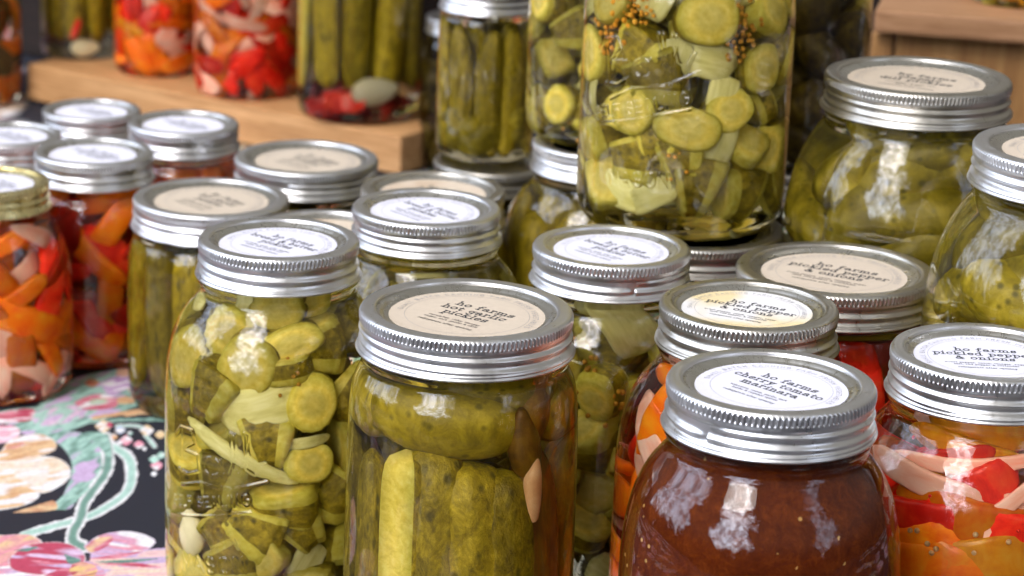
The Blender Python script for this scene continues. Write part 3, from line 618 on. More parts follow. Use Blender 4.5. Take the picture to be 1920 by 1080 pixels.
# -- front rows
a = J('A', 'pickle_jar', 'round shouldered jar of pickle chunks in the front row beside the open flowered cloth', 'quart', 523, 445, 300, words='bb', tline=(492, 443, 607, 473), rot=1.2,
      emb=emb_lines([('Script', 335, 880, 500, 890), ('SELF SEALING', 328, 945, 475, 945), ('-', 322, 960, 472, 960), ('MASON', 345, 1068, 470, 1072)]))
b = J('B', 'pickle_jar', 'large jar of upright garlic pickle spears in the front row with crisp tan lid label', 'wide', 875, 577, 400, words='garlic', tline=(850, 566, 972, 596), paper_m='paper_tan', rot=2.9)
c = J('C', 'sauce_jar', 'jar of brown red cherry tomato marinara sauce nearest the camera', 'quart_c', 1447, 712, 392, words='cherry', tline=(1392, 700, 1550, 750), glassm='glass_clear', rot=4.0)
d_ = J('D', 'pepper_jar', 'orange pepper and onion jar with yellow stained label just behind the marinara', 'quart', 1405, 569, 334, glassm='glass_chili', words='pepper', tline=(1340, 565, 1488, 591), paper_m='paper_stained', band='tin_worn', rot=.4)
e_ = J('E', 'pepper_jar', 'jar of yellow, orange and red peppers with white label at the lower right edge', 'quart', 1850, 657, 356, glassm='glass_chili', words='pepper', tline=(1764, 664, 1935, 672), band='tin', rot=2.0)
f_ = J('F', 'pepper_jar', 'wide tan labelled lid on a dark red pepper jar, tucked behind the stained label', 'wide_n', 1568, 502, 372, glassm='glass_red', words='pepper', tline=(1500, 497, 1664, 527), paper_m='paper_tan', band='tin_worn', rot=1.0, dep=1.222)
g_ = J('G', 'pickle_jar', 'shaded bread and butter pickle jar between the large garlic pickles and the stained label', 'quart', 1147, 459, 294, words='bb', tline=(1107, 447, 1225, 481), rot=5.0)
h_ = J('H', 'pickle_jar', 'white labelled bread and butter pickle jar directly behind the tan hot garlic lid', 'quart', 800, 386, 277, words='bb', tline=(770, 377, 868, 410), rot=3.5, dep=1.302)
i_ = J('I', 'pickle_jar', 'tan lidded jar whose rim shows round the back of a white bread and butter label', 'squat', 812, 352, 268, words='garlic', paper_m='paper_old', band='tin_worn', detail=False, rot=.7, dep=1.46)
j_ = J('J', 'pickle_jar', 'tan labelled garlic pickle jar with upright spears left of the chunk pickle jar', 'squat', 396, 368, 290, words='garlic', tline=(385, 359, 460, 385), paper_m='paper_tan', rot=2.2)
k_ = J('K', 'pickle_jar', 'tan labelled lid close under the front corner of the wooden board', 'squat', 575, 293, 268, words='garlic', tline=(565, 292, 640, 315), paper_m='paper_tan', rot=4.4)
l_ = J('L', 'pickle_jar', 'beige lidded jar mostly hidden between two bread and butter pickle lids', 'squat', 612, 426, 262, words='garlic', paper_m='paper_old', detail=False, rot=1.0, dep=1.4)
# -- red jars, left
m_ = J('M', 'pepper_jar', 'red pepper jar with silver lid standing beside the one with the gold lid', 'pint', 176, 282, 221, glassm='glass_chili', words='pepper', detail=False, rot=.3)
n_ = J('N', 'pepper_jar', 'red pepper jar whose white lid touches the front of the wooden board', 'pint', 344, 228, 205, glassm='glass_red', words='pepper', detail=False, rot=5.2)
o_ = J('O', 'pepper_jar', 'farthest of the small white topped jars before the wooden board', 'pint', 172, 204, 182, glassm='glass_red', words='pepper', detail=False, rot=3.3)
p_ = J('P', 'pepper_jar', 'white topped jar cut by the left edge, behind the gold lid', 'pint', 14, 249, 200, glassm='glass_red', words='pepper', detail=False, rot=1.8)
q_ = J('Q', 'pepper_jar', 'red and orange pepper jar with a gold lid at the left edge', 'bigpint', -16, 336, 214, glassm='glass_chili', words='pepper', band='brass', detail=False, rot=2.6)
# -- stacks, middle
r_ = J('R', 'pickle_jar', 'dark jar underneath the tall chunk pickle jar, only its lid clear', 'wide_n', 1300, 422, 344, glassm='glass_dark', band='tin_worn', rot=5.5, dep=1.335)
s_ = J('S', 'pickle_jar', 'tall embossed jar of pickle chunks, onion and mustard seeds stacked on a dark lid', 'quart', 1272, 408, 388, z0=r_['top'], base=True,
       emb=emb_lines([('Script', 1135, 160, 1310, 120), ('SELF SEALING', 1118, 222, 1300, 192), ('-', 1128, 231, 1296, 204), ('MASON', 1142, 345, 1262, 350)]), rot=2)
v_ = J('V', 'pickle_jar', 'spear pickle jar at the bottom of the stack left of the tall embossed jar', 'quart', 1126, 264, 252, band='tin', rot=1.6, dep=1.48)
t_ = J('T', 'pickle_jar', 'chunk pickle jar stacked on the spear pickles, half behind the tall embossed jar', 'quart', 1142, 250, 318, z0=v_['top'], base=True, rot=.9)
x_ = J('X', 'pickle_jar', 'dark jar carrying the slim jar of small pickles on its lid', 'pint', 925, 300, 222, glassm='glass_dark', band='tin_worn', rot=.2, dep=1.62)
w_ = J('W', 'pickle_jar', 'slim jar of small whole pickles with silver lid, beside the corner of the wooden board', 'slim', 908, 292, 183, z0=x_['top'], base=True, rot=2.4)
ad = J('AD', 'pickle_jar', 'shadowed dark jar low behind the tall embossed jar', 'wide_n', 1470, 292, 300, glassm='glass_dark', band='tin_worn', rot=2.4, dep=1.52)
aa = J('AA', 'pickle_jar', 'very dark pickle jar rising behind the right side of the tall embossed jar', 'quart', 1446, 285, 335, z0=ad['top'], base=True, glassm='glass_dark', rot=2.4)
cd = J('CD', 'dill_jar', 'big jar of whole pickles labelled classic dill in front of the wooden crate', 'half', 1722, 140, 348, words='dill', tline=(1655, 143, 1797, 162), paper_m='paper_tan', band='tin_worn', rot=3.1, dep=1.3)
z_ = J('Z', 'dill_jar', 'big round shouldered jar of whole pickles cut by the right edge', 'half', 2024, 274, 392, words='dill', paper_m='paper_tan', band='tin', rot=.9, dep=1.158)
# -- wooden riser (left) and crate (right)
def box_mesh(name, P0, ux, uy, uz, m, bev=.0015):
    """box from a corner and three edge vectors, with small bevels"""
    import bmesh
    bm = bmesh.new(); P0, ux, uy, uz = map(lambda q: np.asarray(q, float), (P0, ux, uy, uz)); L3 = [np.linalg.norm(q) for q in (ux, uy, uz)]
    bmesh.ops.create_cube(bm, size=1)
    for v in bm.verts: v.co = Vector(((v.co.x+.5)*L3[0], (v.co.y+.5)*L3[1], (v.co.z+.5)*L3[2]))
    bmesh.ops.bevel(bm, geom=list(bm.edges), offset=bev, segments=2, affect='EDGES', profile=.6)
    me = bpy.data.meshes.new(name); bm.to_mesh(me); bm.free(); me.materials.append(M[m])
    mt = rotm(nrm(ux), nrm(uy), nrm(uz)); mt.translation = Vector(tuple(P0)); return me, mt
def emp(name, loc, label, cat):
    o = bpy.data.objects.new(name, None); COL.objects.link(o); o.location = loc; o['label'] = label; o['category'] = cat; return o
def box_in(name, parent, P0, ux, uy, uz, m, bev=.0015):
    me, mt = box_mesh(name, P0, ux, uy, uz, m, bev); o = link(name, me, parent)
    o.matrix_basis = (Matrix.Translation(-parent.location) @ mt) if parent else mt; return o
ZB = .0315
c1, c2, c3 = on_plane(752, 256, ZB), on_plane(50, 119, ZB), on_plane(822, 203, ZB)
ux = nrm(c2-c1); ln = np.linalg.norm(c2-c1); uy = nrm(c3-c1); uy = nrm(uy-np.dot(uy, ux)*ux)
org = np.array([c1[0], c1[1], .0012]); me, mt = box_mesh('wooden_board', org, ux*ln*1.0, uy*.125, (0, 0, ZB-.0012), 'wood_pine', .002)
if np.dot(np.cross(ux, uy), (0, 0, 1)) < 0: me, mt = box_mesh('wooden_board', org+ux*ln, -ux*ln, uy*.125, (0, 0, ZB-.0012), 'wood_pine', .002)
bo = link('wooden_board', me); bo.matrix_basis = mt; bo['label'] = 'thick pale pine board raising the back row of jars above the table'; bo['category'] = 'board'
CZ = .176
k1, k2 = on_plane(1640, 18, CZ), on_plane(1925, 40, CZ); vx = nrm(k2-k1); vy = nrm(np.array([-vx[1], vx[0], 0]))
cr = emp('wooden_crate', (k1[0], k1[1], 0), 'brown wooden crate standing behind the classic dill pickle jar', 'crate')
up3 = np.array([0, 0, 1.])
box_in('top_board', cr, k1+up3*(-.016), vx*.30, vy*.22, up3*.016, 'wood_crate_top', .003)
b0 = np.array([k1[0], k1[1], .002])+vy*.014
box_in('front_panel', cr, b0+vx*.014, vx*.27, vy*.012, up3*(CZ-.018-.002), 'wood_crate')
box_in('corner_post', cr, b0+vx*-.002-vy*.002, vx*.0145, vy*.02, up3*(CZ-.0185-.002), 'wood_crate')
box_in('side_panel', cr, b0+vy*.019, vx*.012, vy*.17, up3*(CZ-.018-.002), 'wood_crate')
# -- jars on them
y1 = J('Y1', 'pickle_jar', 'amber tinted jar sliver at the far left edge standing on the cloth', 'quart', -62, 186, 206, z0=0, base=True, glassm='glass_dark', rot=2)
y2 = J('Y2', 'pickle_jar', 'dark pickle jar with a garlic clove, leftmost on the wooden board', 'quart', 152, 100, 148, z0=ZB, base=True, rot=2)
y3 = J('Y3', 'pepper_jar', 'second jar from the left on the board, orange and red peppers with white onion', 'pint', 293, 132, 156, z0=ZB, base=True, glassm='glass_chili', rot=2)
y4 = J('Y4', 'pepper_jar', 'larger jar of red and orange pepper strips on the board beside the garlic pickles', 'quart', 462, 170, 196, z0=ZB, base=True, glassm='glass_chili', rot=2)
y5 = J('Y5', 'pickle_jar', 'jar of whole pickles with one pale garlic clove at the right end of the board', 'quart', 672, 212, 230, z0=ZB, base=True, rot=2)
ac = J('AC', 'pickle_jar', 'jar of yellow preserves whose base shows on top of the wooden crate', 'quart', 1905, 2, 190, z0=CZ, base=True, rot=2)
bk = J('BK', 'pickle_jar', 'blurred dark jar in the gap right of the wooden board', 'wide', 872, 30, 145, glassm='glass_dark', rot=2)
ks = list(JARS)
for i in range(len(ks)):
    for j in range(i+1, len(ks)):
        p, q = JARS[ks[i]], JARS[ks[j]]
        if min(p['top'], q['top']) <= max(p['c'][2], q['c'][2])+.001: continue
        dd = np.linalg.norm(p['c'][:2]-q['c'][:2])-TYPES[p['ty']]['body']*p['s']-TYPES[q['ty']]['body']*q['s']
        if dd < -.001: print('OVERLAP', ks[i], ks[j], round(dd, 4))

# ------------------------------------------------------------------ contents
BB = dict(slice=1.6, chunk=7, onion_sheet=.9, onion_sliver=.25)
PEP = dict(pepper_red=3, pepper_orange=3, pepper_yellow=1.2, onion_pink=3)
# A
fx = []
for k, x, y, fc, an, sc, va, ins in [('onion_sheet', 437, 606, 'out', 80, 1.0, 0, .006), ('slice', 522, 616, 'out', 10, .95, 0, .009), ('slice', 447, 704, 'out', 70, 1.12, 1, .008), ('slice', 562, 672, 'out', 20, (1.25, .7, 1), 2, .009),
        ('chunk', 362, 748, 'side', 70, .95, 0, .013), ('slice', 608, 765, 'out', 60, 1.0, 3, .009), ('onion_sheet', 488, 777, 'out', 18, 1.25, 3, .007), ('chunk', 502, 846, 'side', 95, 1.0, 2, .014),
        ('onion_sliver', 425, 862, 'out', -26, (1.2, .85, 1.1), 2, .005), ('chunk', 388, 915, 'side', 80, .95, 0, .013), ('slice', 601, 880, 'out', 0, .85, 0, .010), ('chunk', 536, 958, 'up', 0, (1.1, 1.1, .8), 0, .014),
        ('garlic', 326, 992, 'out', 90, .9, 0, .009), ('chunk', 385, 1005, 'side', 40, .85, 1, .012), ('chunk', 458, 1000, 'side', -30, 1.0, 0, .013), ('chunk', 405, 1065, 'side', 20, 1.0, 3, .013), ('chunk', 490, 1062, 'out', 45, .9, 1, .013),
        ('chunk', 590, 1005, 'side', 120, .85, 0, .014), ('onion_sheet', 596, 1062, 'out', 60, .8, 1, .008), ('slice', 635, 596, 'out', 0, .9, 1, .013), ('chunk', 640, 672, 'side', 0, .9, 1, .015), ('onion_sliver', 592, 838, 'out', 5, .6, 0, .006), ('slice', 545, 712, 'side', 10, .95, 2, .012)]:
    fx.append(front(a, k, x, y, fc, an, sc, va, ins))
fill(a, BB, 62, .0125, .006, .150, fx, 11)
put(a, 'seeds', (.012, -.041, .118), (1, 0, 0), (0, 0, 1), .7, 1)
# S
fx = []
for k, x, y, fc, an, sc, va, ins in [('slice', 1338, 45, 'out', 0, 1.15, 0, .008), ('onion_sheet', 1259, 117, 'out', 80, .85, 1, .006), ('slice', 1167, 209, 'out', 60, .95, 1, .007), ('slice', 1290, 250, 'out', -10, (1.25, .95, 1), 0, .008),
        ('onion_sheet', 1367, 273, 'out', 75, .9, 2, .006), ('chunk', 1218, 283, 'side', 90, .95, 2, .013), ('chunk', 1278, 312, 'side', 100, .9, 0, .013), ('chunk', 1316, 362, 'side', 85, 1.05, 2, .013), ('onion_sheet', 1138, 360, 'out', -10, .95, 2, .007),
        ('onion_sheet', 1200, 372, 'out', 30, .8, 3, .006), ('onion_sheet', 1325, 118, 'out', -15, 1.0, 3, .008), ('chunk', 1197, 150, 'side', 10, 1.1, 0, .014), ('onion_sliver', 1093, 166, 'out', 90, .7, 0, .004), ('onion_sheet', 1378, 182, 'out', 80, .85, 0, .009),
        ('chunk', 1150, 300, 'side', 10, .9, 1, .013), ('slice', 1395, 215, 'out', 20, .9, 2, .011), ('onion_sheet', 1205, 3, 'out', 60, 1.0, 0, .006), ('chunk', 1160, 110, 'side', 60, 1, 0, .014)]:
    fx.append(front(s_, k, x, y, fc, an, sc, va, ins))
for x, y, sc in ((1120, 50, 1.15), (1402, 72, .95)):
    front(s_, 'seeds', x, y, 'side', 0, sc, 0, .004)
front(s_, 'seeds', 1165, 12, 'side', 60, .8, 0, .004); front(s_, 'seeds', 1260, 290, 'side', 60, .8, 1, .004)
fill(s_, BB, 58, .0125, .012, .150, fx, 22)
# other chunk jars
for jr, sd, n in ((g_, 31, 60), (h_, 33, 55), (t_, 35, 55)):
    fx = []
    if jr is g_:
        fx = [front(g_, 'onion_sheet', 1205, 620, 'out', -60, 1.3, 3, .006), front(g_, 'onion_sheet', 1120, 590, 'out', 0, 1.0, 1, .008)]; front(g_, 'seeds', 1095, 700, 'side', 0, 1, 1, .004); front(g_, 'seeds', 1165, 760, 'side', 0, 1, 1, .004)
    if jr is t_: fx = [front(t_, 'slice', 1028, 196, 'out', 60, .95, 0, .008), front(t_, 'chunk', 1045, 60, 'side', 20, 1, 0, .013)]; front(t_, 'seeds', 1050, 238, 'side', 90, .8, 1, .004)
    fill(jr, BB, n, .0128, .006, .150, fx, sd)
# B: big pickle lying over upright spears
def front_spear(jar, kind, x0, y0, x1, y1, thick, var=0, ins=.012, shrink=.9, sx=1.0, roll=0):
    Rb = TYPES[jar['ty']]['body']; pts = []
    for x, y in ((x0, y0), (x1, y1)):
        p = hit(jar, x, y, Rb); R = inner_r(jar['ty'], min(max(p[2], .01), jar['H']-.03)); a_ = -PI/2+(math.atan2(p[1], p[0])+PI/2)*shrink; pts.append(np.array([math.cos(a_)*(R-ins), math.sin(a_)*(R-ins), p[2]]))
    me = PIECES[kind][var % len(PIECES[kind])]; L_ = max(me.vertices, key=lambda q: q.co.z).co.z-min(me.vertices, key=lambda q: q.co.z).co.z
    c_ = (pts[0]+pts[1])/2; D_ = pts[0]-pts[1]; out = nrm([c_[0], c_[1], 0])
    X_ = np.cross(nrm(D_), -out); X_ = X_*math.cos(math.radians(roll))+np.cross(nrm(D_), X_)*math.sin(math.radians(roll))
    put(jar, kind, c_, X_, D_, (thick, thick*sx, np.linalg.norm(D_)/L_), var)
put(b, 'lying', (0, 0, hit(b, 820, 818, .0475)[2]), (1, 0, -.10), (.10, 0, 1), 1, 0); put(b, 'lying', (.004, .002, hit(b, 700, 742, .0475)[2]-.002), nrm([.8, .5, .05]), (-.1, 0, 1), .85, 1)
front_spear(b, 'spear', 664, 838, 655, 1250, .78, 0, .009); front_spear(b, 'spear', 724, 845, 714, 1250, 1.15, 5, .012, roll=125); front_spear(b, 'spear', 802, 850, 792, 1250, 1.32, 3, .0135)
front_spear(b, 'spear', 906, 884, 898, 1250, 1.38, 4, .014); front_spear(b, 'spear', 992, 890, 990, 1250, 1.15, 1, .012, .85); front_spear(b, 'spear_brown', 1060, 830, 1060, 1250, 1.0, 2, .011, .8)
front(b, 'clove_pink', 1027, 925, 'side', 0, 1.0, 0, .0045); front(b, 'garlic_brown', 1052, 768, 'out', 75, (1.3, 1.1, 1), 0, .010)
front(b, 'garlic_brown', 1020, 840, 'out', 100, (1.2, .9, 1), 0, .008)
b['a0'] = .2; uprights(b, 'spear', .012, .115, .1, .0125, 0, 6, 3)
for i in range(7):
    a_ = .15+i*.42; put(b, 'spear', (.031*math.cos(a_), .031*math.sin(a_), .066), (math.cos(a_), math.sin(a_), 0), (0, 0, 1), 1.1, i)
for i in range(5):
    a_ = i*.75+.1; put(b, 'spear_smooth', (.026*math.cos(a_), .026*math.sin(a_), .132), (0, 0, 1), (-math.sin(a_), math.cos(a_), 0), (1.1, 1.1, .42), i)
# spear jars
for jr, sd in ((j_, 1), (k_, 2), (l_, 4), (i_, 5)):
    jr['a0'] = .3*sd; uprights(jr, 'short_spear', .008, .100, .066, .0102, 12, 5, sd)
v_['a0'] = .1; uprights(v_, 'spear', .010, .135, .1, .0115, 12, 6, 9, rad=.0345)
uprights(w_, 'slim_spear', .006, .096, .07, .0085, 8, 3, 3, rad=.0215); fill(w_, dict(whole=1), 6, .009, .005, .03, (), 3)
for jr, sd in ((y5, 7), (y2, 8)):
    uprights(jr, 'spear', .020, .145, .1, .014, 8, 4, sd, rad=.0325)
front(y5, 'garlic', 716, 176, 'out', 5, 1.5, 0, .010); front(y5, 'pepper_red', 640, 196, 'out', 0, (1.0, 1.6, 1), 0, .008); front(y2, 'garlic', 165, 92, 'out', 0, 1.4, 0, .010); front(y2, 'pepper_red', 142, 55, 'out', 70, .8, 0, .006)
fill(y5, dict(pepper_dark=1), 8, .010, .003, .02, (), 2)
# pepper jars
for jr, sd, wts, n, rp in ((d_, 41, dict(pepper_orange=8, onion_pink=2, pepper_red=1.5), 90, .0105), (e_, 42, dict(pepper_orange=4, pepper_yellow=4, pepper_red=4, onion_pink=1.5), 84, .0105), (m_, 44, dict(pepper_red=5, pepper_orange=4, pepper_dark=1, onion_pink=2.5), 75, .0102),
        (n_, 45, PEP, 40, .0115), (o_, 46, PEP, 30, .0125), (p_, 47, PEP, 30, .0125), (q_, 48, dict(pepper_red=4, pepper_orange=4, onion_pink=5), 95, .0106), (y3, 49, dict(pepper_red=3, pepper_orange=4, pepper_yellow=1, onion_pink=3.5), 80, .0104),
        (y4, 50, dict(pepper_red=5, pepper_orange=4, onion_pink=4.5), 97, .0110), (f_, 43, dict(pepper_dark=5, pepper_red=2), 60, .0125)):
    z1 = jr['H']-.018; fx = []
    if jr is e_:
        for k, x, y, an, sc, va in (('pepper_yellow', 1850, 860, 14, (.9, 1.25, 1.1), 2), ('pepper_red', 1850, 940, 30, (.7, 1.5, 1.2), 0), ('pepper_orange', 1830, 1000, -10, (1.0, 1.15, 1.2), 2), ('pepper_yellow', 1870, 1060, 16, (1.0, 1.3, 1.2), 2), ('pepper_orange', 1760, 1060, -20, (1.0, 1.1, 1.2), 1), ('onion_pink', 1722, 930, -8, (1.3, .8, 1), 2), ('pepper_red', 1722, 985, 6, (1.1, 1.0, 1), 1),
                ('onion_pink', 1890, 975, 35, (1.1, .6, 1), 1), ('onion_pink', 1735, 800, -50, (1.1, .9, 1), 2), ('pepper_orange', 1725, 1020, 30, (.9, 1.0, 1), 2), ('pepper_yellow', 1790, 880, -20, .9, 1), ('pepper_red', 1905, 1015, -12, 1.1, 2), ('onion_pink', 1800, 905, 8, (1.2, .5, 1), 2), ('pepper_orange', 1740, 1065, 10, 1.2, 1), ('pepper_red', 1760, 890, 20, .8, 0), ('onion_pink', 1860, 1020, 25, 1.0, 1)):
            fx.append(front(e_, k, x, y, 'in', an, sc, va, .0045 if k[0] == 'o' else .0058))
    if jr is d_:
        for k, x, y, an, sc, va in (('pepper_orange', 1235, 745, 60, (1.1, 1.7, 1.2), 2), ('pepper_orange', 1200, 830, 80, (1.1, 1.7, 1.2), 1), ('pepper_orange', 1255, 830, 75, (1.2, 1.8, 1.2), 2), ('onion_pink', 1232, 760, -50, .9, 2), ('onion_pink', 1208, 865, -40, 1.1, 2), ('onion_pink', 1200, 915, -45, 1.0, 1),
                ('pepper_orange', 1190, 960, 85, (1.2, 1.6, 1.2), 2), ('pepper_orange', 1225, 930, 85, (1.2, 1.6, 1.2), 0), ('pepper_red', 1190, 900, 80, .8, 0), ('pepper_orange', 1275, 700, 20, 1.3, 1), ('onion_pink', 1262, 700, 30, 1.1, 0)):
            fx.append(front(d_, k, x, y, 'in', an, sc, va, .004 if k[0] == 'o' else .006, shrink=.97))
    if jr is e_: front(e_, 'pale_seeds', 1790, 1040, 'side', 0, 1, 0, .003); front(e_, 'chili_flakes', 1700, 860, 'side', 0, 1, 0, .003); front(e_, 'chili_flakes', 1800, 1030, 'side', 70, .8, 0, .003)
    fill(jr, wts, n, rp, .005, z1, fx, sd, ps={'y3': 1.35, 'y4': 1.4, 'q': 1.25, 'm': 1.25}.get({id(y3): 'y3', id(y4): 'y4', id(q_): 'q', id(m_): 'm'}.get(id(jr)), 1.1))
# whole pickles
fx = []
for x, y, an, sc, ins in ((1640, 345, 25, 1.0, .016), (1545, 370, 95, .75, .014), (1800, 350, 20, 1.2, .016), (1610, 300, 130, .8, .017), (1760, 305, 8, .9, .018), (1700, 430, 5, 1.1, .016), (1770, 470, 35, 1.1, .016), (1550, 460, 80, 1, .016)):
    fx.append(front(cd, 'whole', x, y, 'side', an, sc, None, ins))
fill(cd, dict(whole=1), 30, .0190, .006, .205, fx, 51, ps=.88)
fx = []
for x, y, an, sc, ins in ((1870, 500, -35, 1.25, .017), (1850, 560, 20, 1.0, .016), (1900, 600, -20, 1.1, .016), (1930, 480, 30, 1.1, .018)):
    fx.append(front(z_, 'whole', x, y, 'side', an, sc, None, ins))
fill(z_, dict(whole=1), 24, .0190, .006, .175, fx, 52, ps=.88)
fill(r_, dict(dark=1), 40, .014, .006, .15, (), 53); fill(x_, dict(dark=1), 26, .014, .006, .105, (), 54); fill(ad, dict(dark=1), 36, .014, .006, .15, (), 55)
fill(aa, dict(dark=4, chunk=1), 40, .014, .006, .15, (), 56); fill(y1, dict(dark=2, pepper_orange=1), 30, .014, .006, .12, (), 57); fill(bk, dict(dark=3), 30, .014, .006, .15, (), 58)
fill(ac, dict(pepper_yellow=3, chunk=1), 30, .013, .006, .08, (), 59)
# C: sauce body inside the glass
T = TYPES['quart_c']; P = smooth_curve(T['prof'], 70); P = P[(P[:, 1] > .002) & (P[:, 1] < .1495)]; P = np.c_[P[:, 0]-.0022, P[:, 1]]
P = np.vstack([[(0, .0045)], [(P[0, 0]*.9, .0045)], P[3:], [(P[-1, 0]-.002, .1505)], [(0, .1503)]])
V, F = revolve(P, np.linspace(0, 2*PI, 97)[:-1]); link('tomato_sauce', mesh('tomato_sauce', V, F, 'sauce'), c['root'])

# ------------------------------------------------------------------ flowered tablecloth
def srgb(c): c = np.array(c, float)/255; return np.where(c <= .04045, c/12.92, ((c+.055)/1.055)**2.4)
U0, U1, V0, V1, ST = -.345, -.135, 1.13, 1.72, .0007
gu = np.arange(U0, U1, ST); gv = np.arange(V0, V1, ST); UU, VV = np.meshgrid(gu, gv, indexing='ij')
IMG = np.tile(srgb((46, 48, 60))*.9, (*UU.shape, 1)); rg = np.random.default_rng(3)
def zp(q): return [on_plane(x/2.571, 660+y/2.571)[:2] for x, y in q]
def vnoise(u, v, sd):
    g_n = np.random.default_rng(sd).random((64, 64)); iu, iv = np.floor(u).astype(int), np.floor(v).astype(int); fu, fv = u-iu, v-iv; fu = fu*fu*(3-2*fu); fv = fv*fv*(3-2*fv)
    q = lambda a_, b_: g_n[a_ % 64, b_ % 64]
    return (q(iu, iv)*(1-fu)+q(iu+1, iv)*fu)*(1-fv)+(q(iu, iv+1)*(1-fu)+q(iu+1, iv+1)*fu)*fv
def poly(pts, c1_, c2_, c3_=None, ang=30, freq=1.0, edge=None, smooth=True):
    P = np.array(zp(pts))
    if smooth: P = smooth_curve(np.vstack([P, P[:1]]), 60)[:-1]
    ins = np.zeros(UU.shape, bool); D = np.full(UU.shape, 9.)
    for (x1_, y1_), (x2_, y2_) in zip(P, np.roll(P, -1, axis=0)):
        cnd = (y1_ > VV) != (y2_ > VV); xi = (x2_-x1_)*(VV-y1_)/((y2_-y1_) if abs(y2_-y1_) > 1e-12 else 1e-12)+x1_; ins ^= cnd & (UU < xi)
        dx_, dy_ = x2_-x1_, y2_-y1_; s0 = np.clip(((UU-x1_)*dx_+(VV-y1_)*dy_)/(dx_*dx_+dy_*dy_+1e-14), 0, 1); D = np.minimum(D, np.hypot(UU-x1_-s0*dx_, VV-y1_-s0*dy_))
    a_ = math.radians(ang); ca, sa = math.cos(a_), math.sin(a_); p = (UU*ca+VV*sa); q = (-UU*sa+VV*ca); sd = rg.integers(1e6)
    n_ = .4*vnoise(p*90*freq, q*300*freq, sd)+.6*vnoise(p*160*freq, q*700*freq, sd+1)
    col = srgb(c1_)+(srgb(c2_)-srgb(c1_))*np.clip((n_-.3)/.35, 0, 1)[..., None]
    if c3_ is not None: m3 = np.clip((vnoise(p*90*freq, q*300*freq, sd+2)-.55)/.15, 0, 1)[..., None]; col = col*(1-m3)+srgb(c3_)*m3
    if edge is not None: me_ = np.clip(1.2-D/.0009-.5*vnoise(UU*400, VV*200, sd+3), 0, 1)[..., None]; col = col*(1-me_)+srgb(edge)*me_
    IMG[ins] = col[ins]
def vine(pts, w, c1_, c2_):
    P = smooth_curve(zp(pts), 50); D = np.full(UU.shape, 9.)
    for p, q in zip(P[:-1], P[1:]):
        d = q-p; s0 = np.clip(((UU-p[0])*d[0]+(VV-p[1])*d[1])/(d@d+1e-14), 0, 1); D = np.minimum(D, np.hypot((UU-p[0]-s0*d[0])*1.0, (VV-p[1]-s0*d[1])*.5))
    n_ = vnoise(UU*300, VV*120, 5); m_n = D < w*(.8+.4*n_); c_ = srgb(c1_)+(srgb(c2_)-srgb(c1_))*np.clip((D/w*2.2-1.1+n_*.5), 0, 1)[..., None]; IMG[m_n] = c_[m_n]
mint, mintd, white, peach, peachd, pink, crim, lav = (168, 214, 196), (112, 160, 142), (240, 236, 236), (238, 196, 138), (220, 160, 100), (236, 140, 160), (204, 50, 90), (206, 172, 214)
poly([(170, 260), (400, 110), (560, 80), (700, 60), (790, 120), (790, 240), (640, 262), (560, 300), (450, 330), (300, 380), (130, 392), (0, 330), (-60, 300), (0, 280)], mintd, mint, lav, 60, 1)
poly([(-90, 300), (0, 285), (150, 270), (150, 320), (0, 340), (-90, 345)], pink, white, crim, 10)
poly([(-90, 350), (0, 348), (60, 350), (85, 395), (20, 430), (-90, 440)], pink, (250, 200, 220), white, 40)
poly([(190, 275), (300, 258), (385, 250), (410, 300), (330, 332), (190, 350), (150, 310)], lav, (226, 190, 212), mint, 80)
poly([(350, 240), (400, 215), (470, 198), (562, 222), (545, 262), (400, 272)], crim, pink, white, 20); poly([(430, 225), (500, 220), (500, 245), (430, 248)], peach, mint, None, 0)
poly([(480, 150), (540, 118), (640, 118), (610, 170), (520, 200)], lav, (190, 140, 200), white, 50); poly([(400, 150), (430, 125), (470, 140), (440, 165)], (220, 110, 70), peachd, None, 0)
poly([(600, 165), (690, 168), (755, 215), (660, 212)], peach, peachd, white, 20); poly([(560, 215), (600, 210), (640, 240), (570, 245)], peach, peachd, None, 0); poly([(560, 75), (680, 70), (700, 105), (560, 112)], (230, 150, 140), peach, pink, 0)
vine([(450, 312), (600, 288), (790, 262)], .0016, peachd, peach); vine([(430, 330), (600, 322), (790, 320)], .0013, mintd, mint); vine([(560, 350), (660, 352), (700, 400), (740, 450)], .0013, mint, white); vine([(600, 300), (700, 290), (790, 305)], .001, peach, peachd)
for x, y, r_b, c_b in ((600, 420, 32, pink), (570, 430, 16, peachd), (662, 440, 26, pink), (490, 352, 40, peach), (540, 402, 20, peachd), (700, 372, 34, peach), (765, 392, 26, peach), (572, 370, 26, (170, 190, 220)), (520, 345, 18, crim), (620, 385, 14, mint), (748, 540, 30, pink), (735, 510, 26, mint), (770, 490, 22, mint), (735, 580, 16, white), (690, 460, 12, white)):
    poly([(x-r_b, y), (x, y-r_b*.75), (x+r_b, y), (x, y+r_b*.75)], c_b, tuple(min(255, int(q*1.12)) for q in c_b), white, rg.integers(0, 90), 1.5)
poly([(200, 390), (330, 374), (430, 400), (480, 460), (482, 560), (440, 640), (370, 700), (310, 752), (245, 748), (290, 690), (335, 600), (330, 500), (280, 440)], mintd, mint, lav, 75, .8, mint)
poly([(50, 765), (150, 735), (250, 708), (262, 748), (150, 762)], (215, 150, 100), peach, None, 0)
poly([(-120, 600), (0, 612), (100, 628), (185, 682), (130, 722), (0, 752), (-120, 760)], peachd, peach, white, 25, .8, white)
poly([(-120, 560), (0, 480), (120, 490), (255, 500), (335, 578), (280, 640), (200, 672), (120, 640), (0, 625), (-120, 640)], (245, 225, 200), peach, white, 30, .8, white)
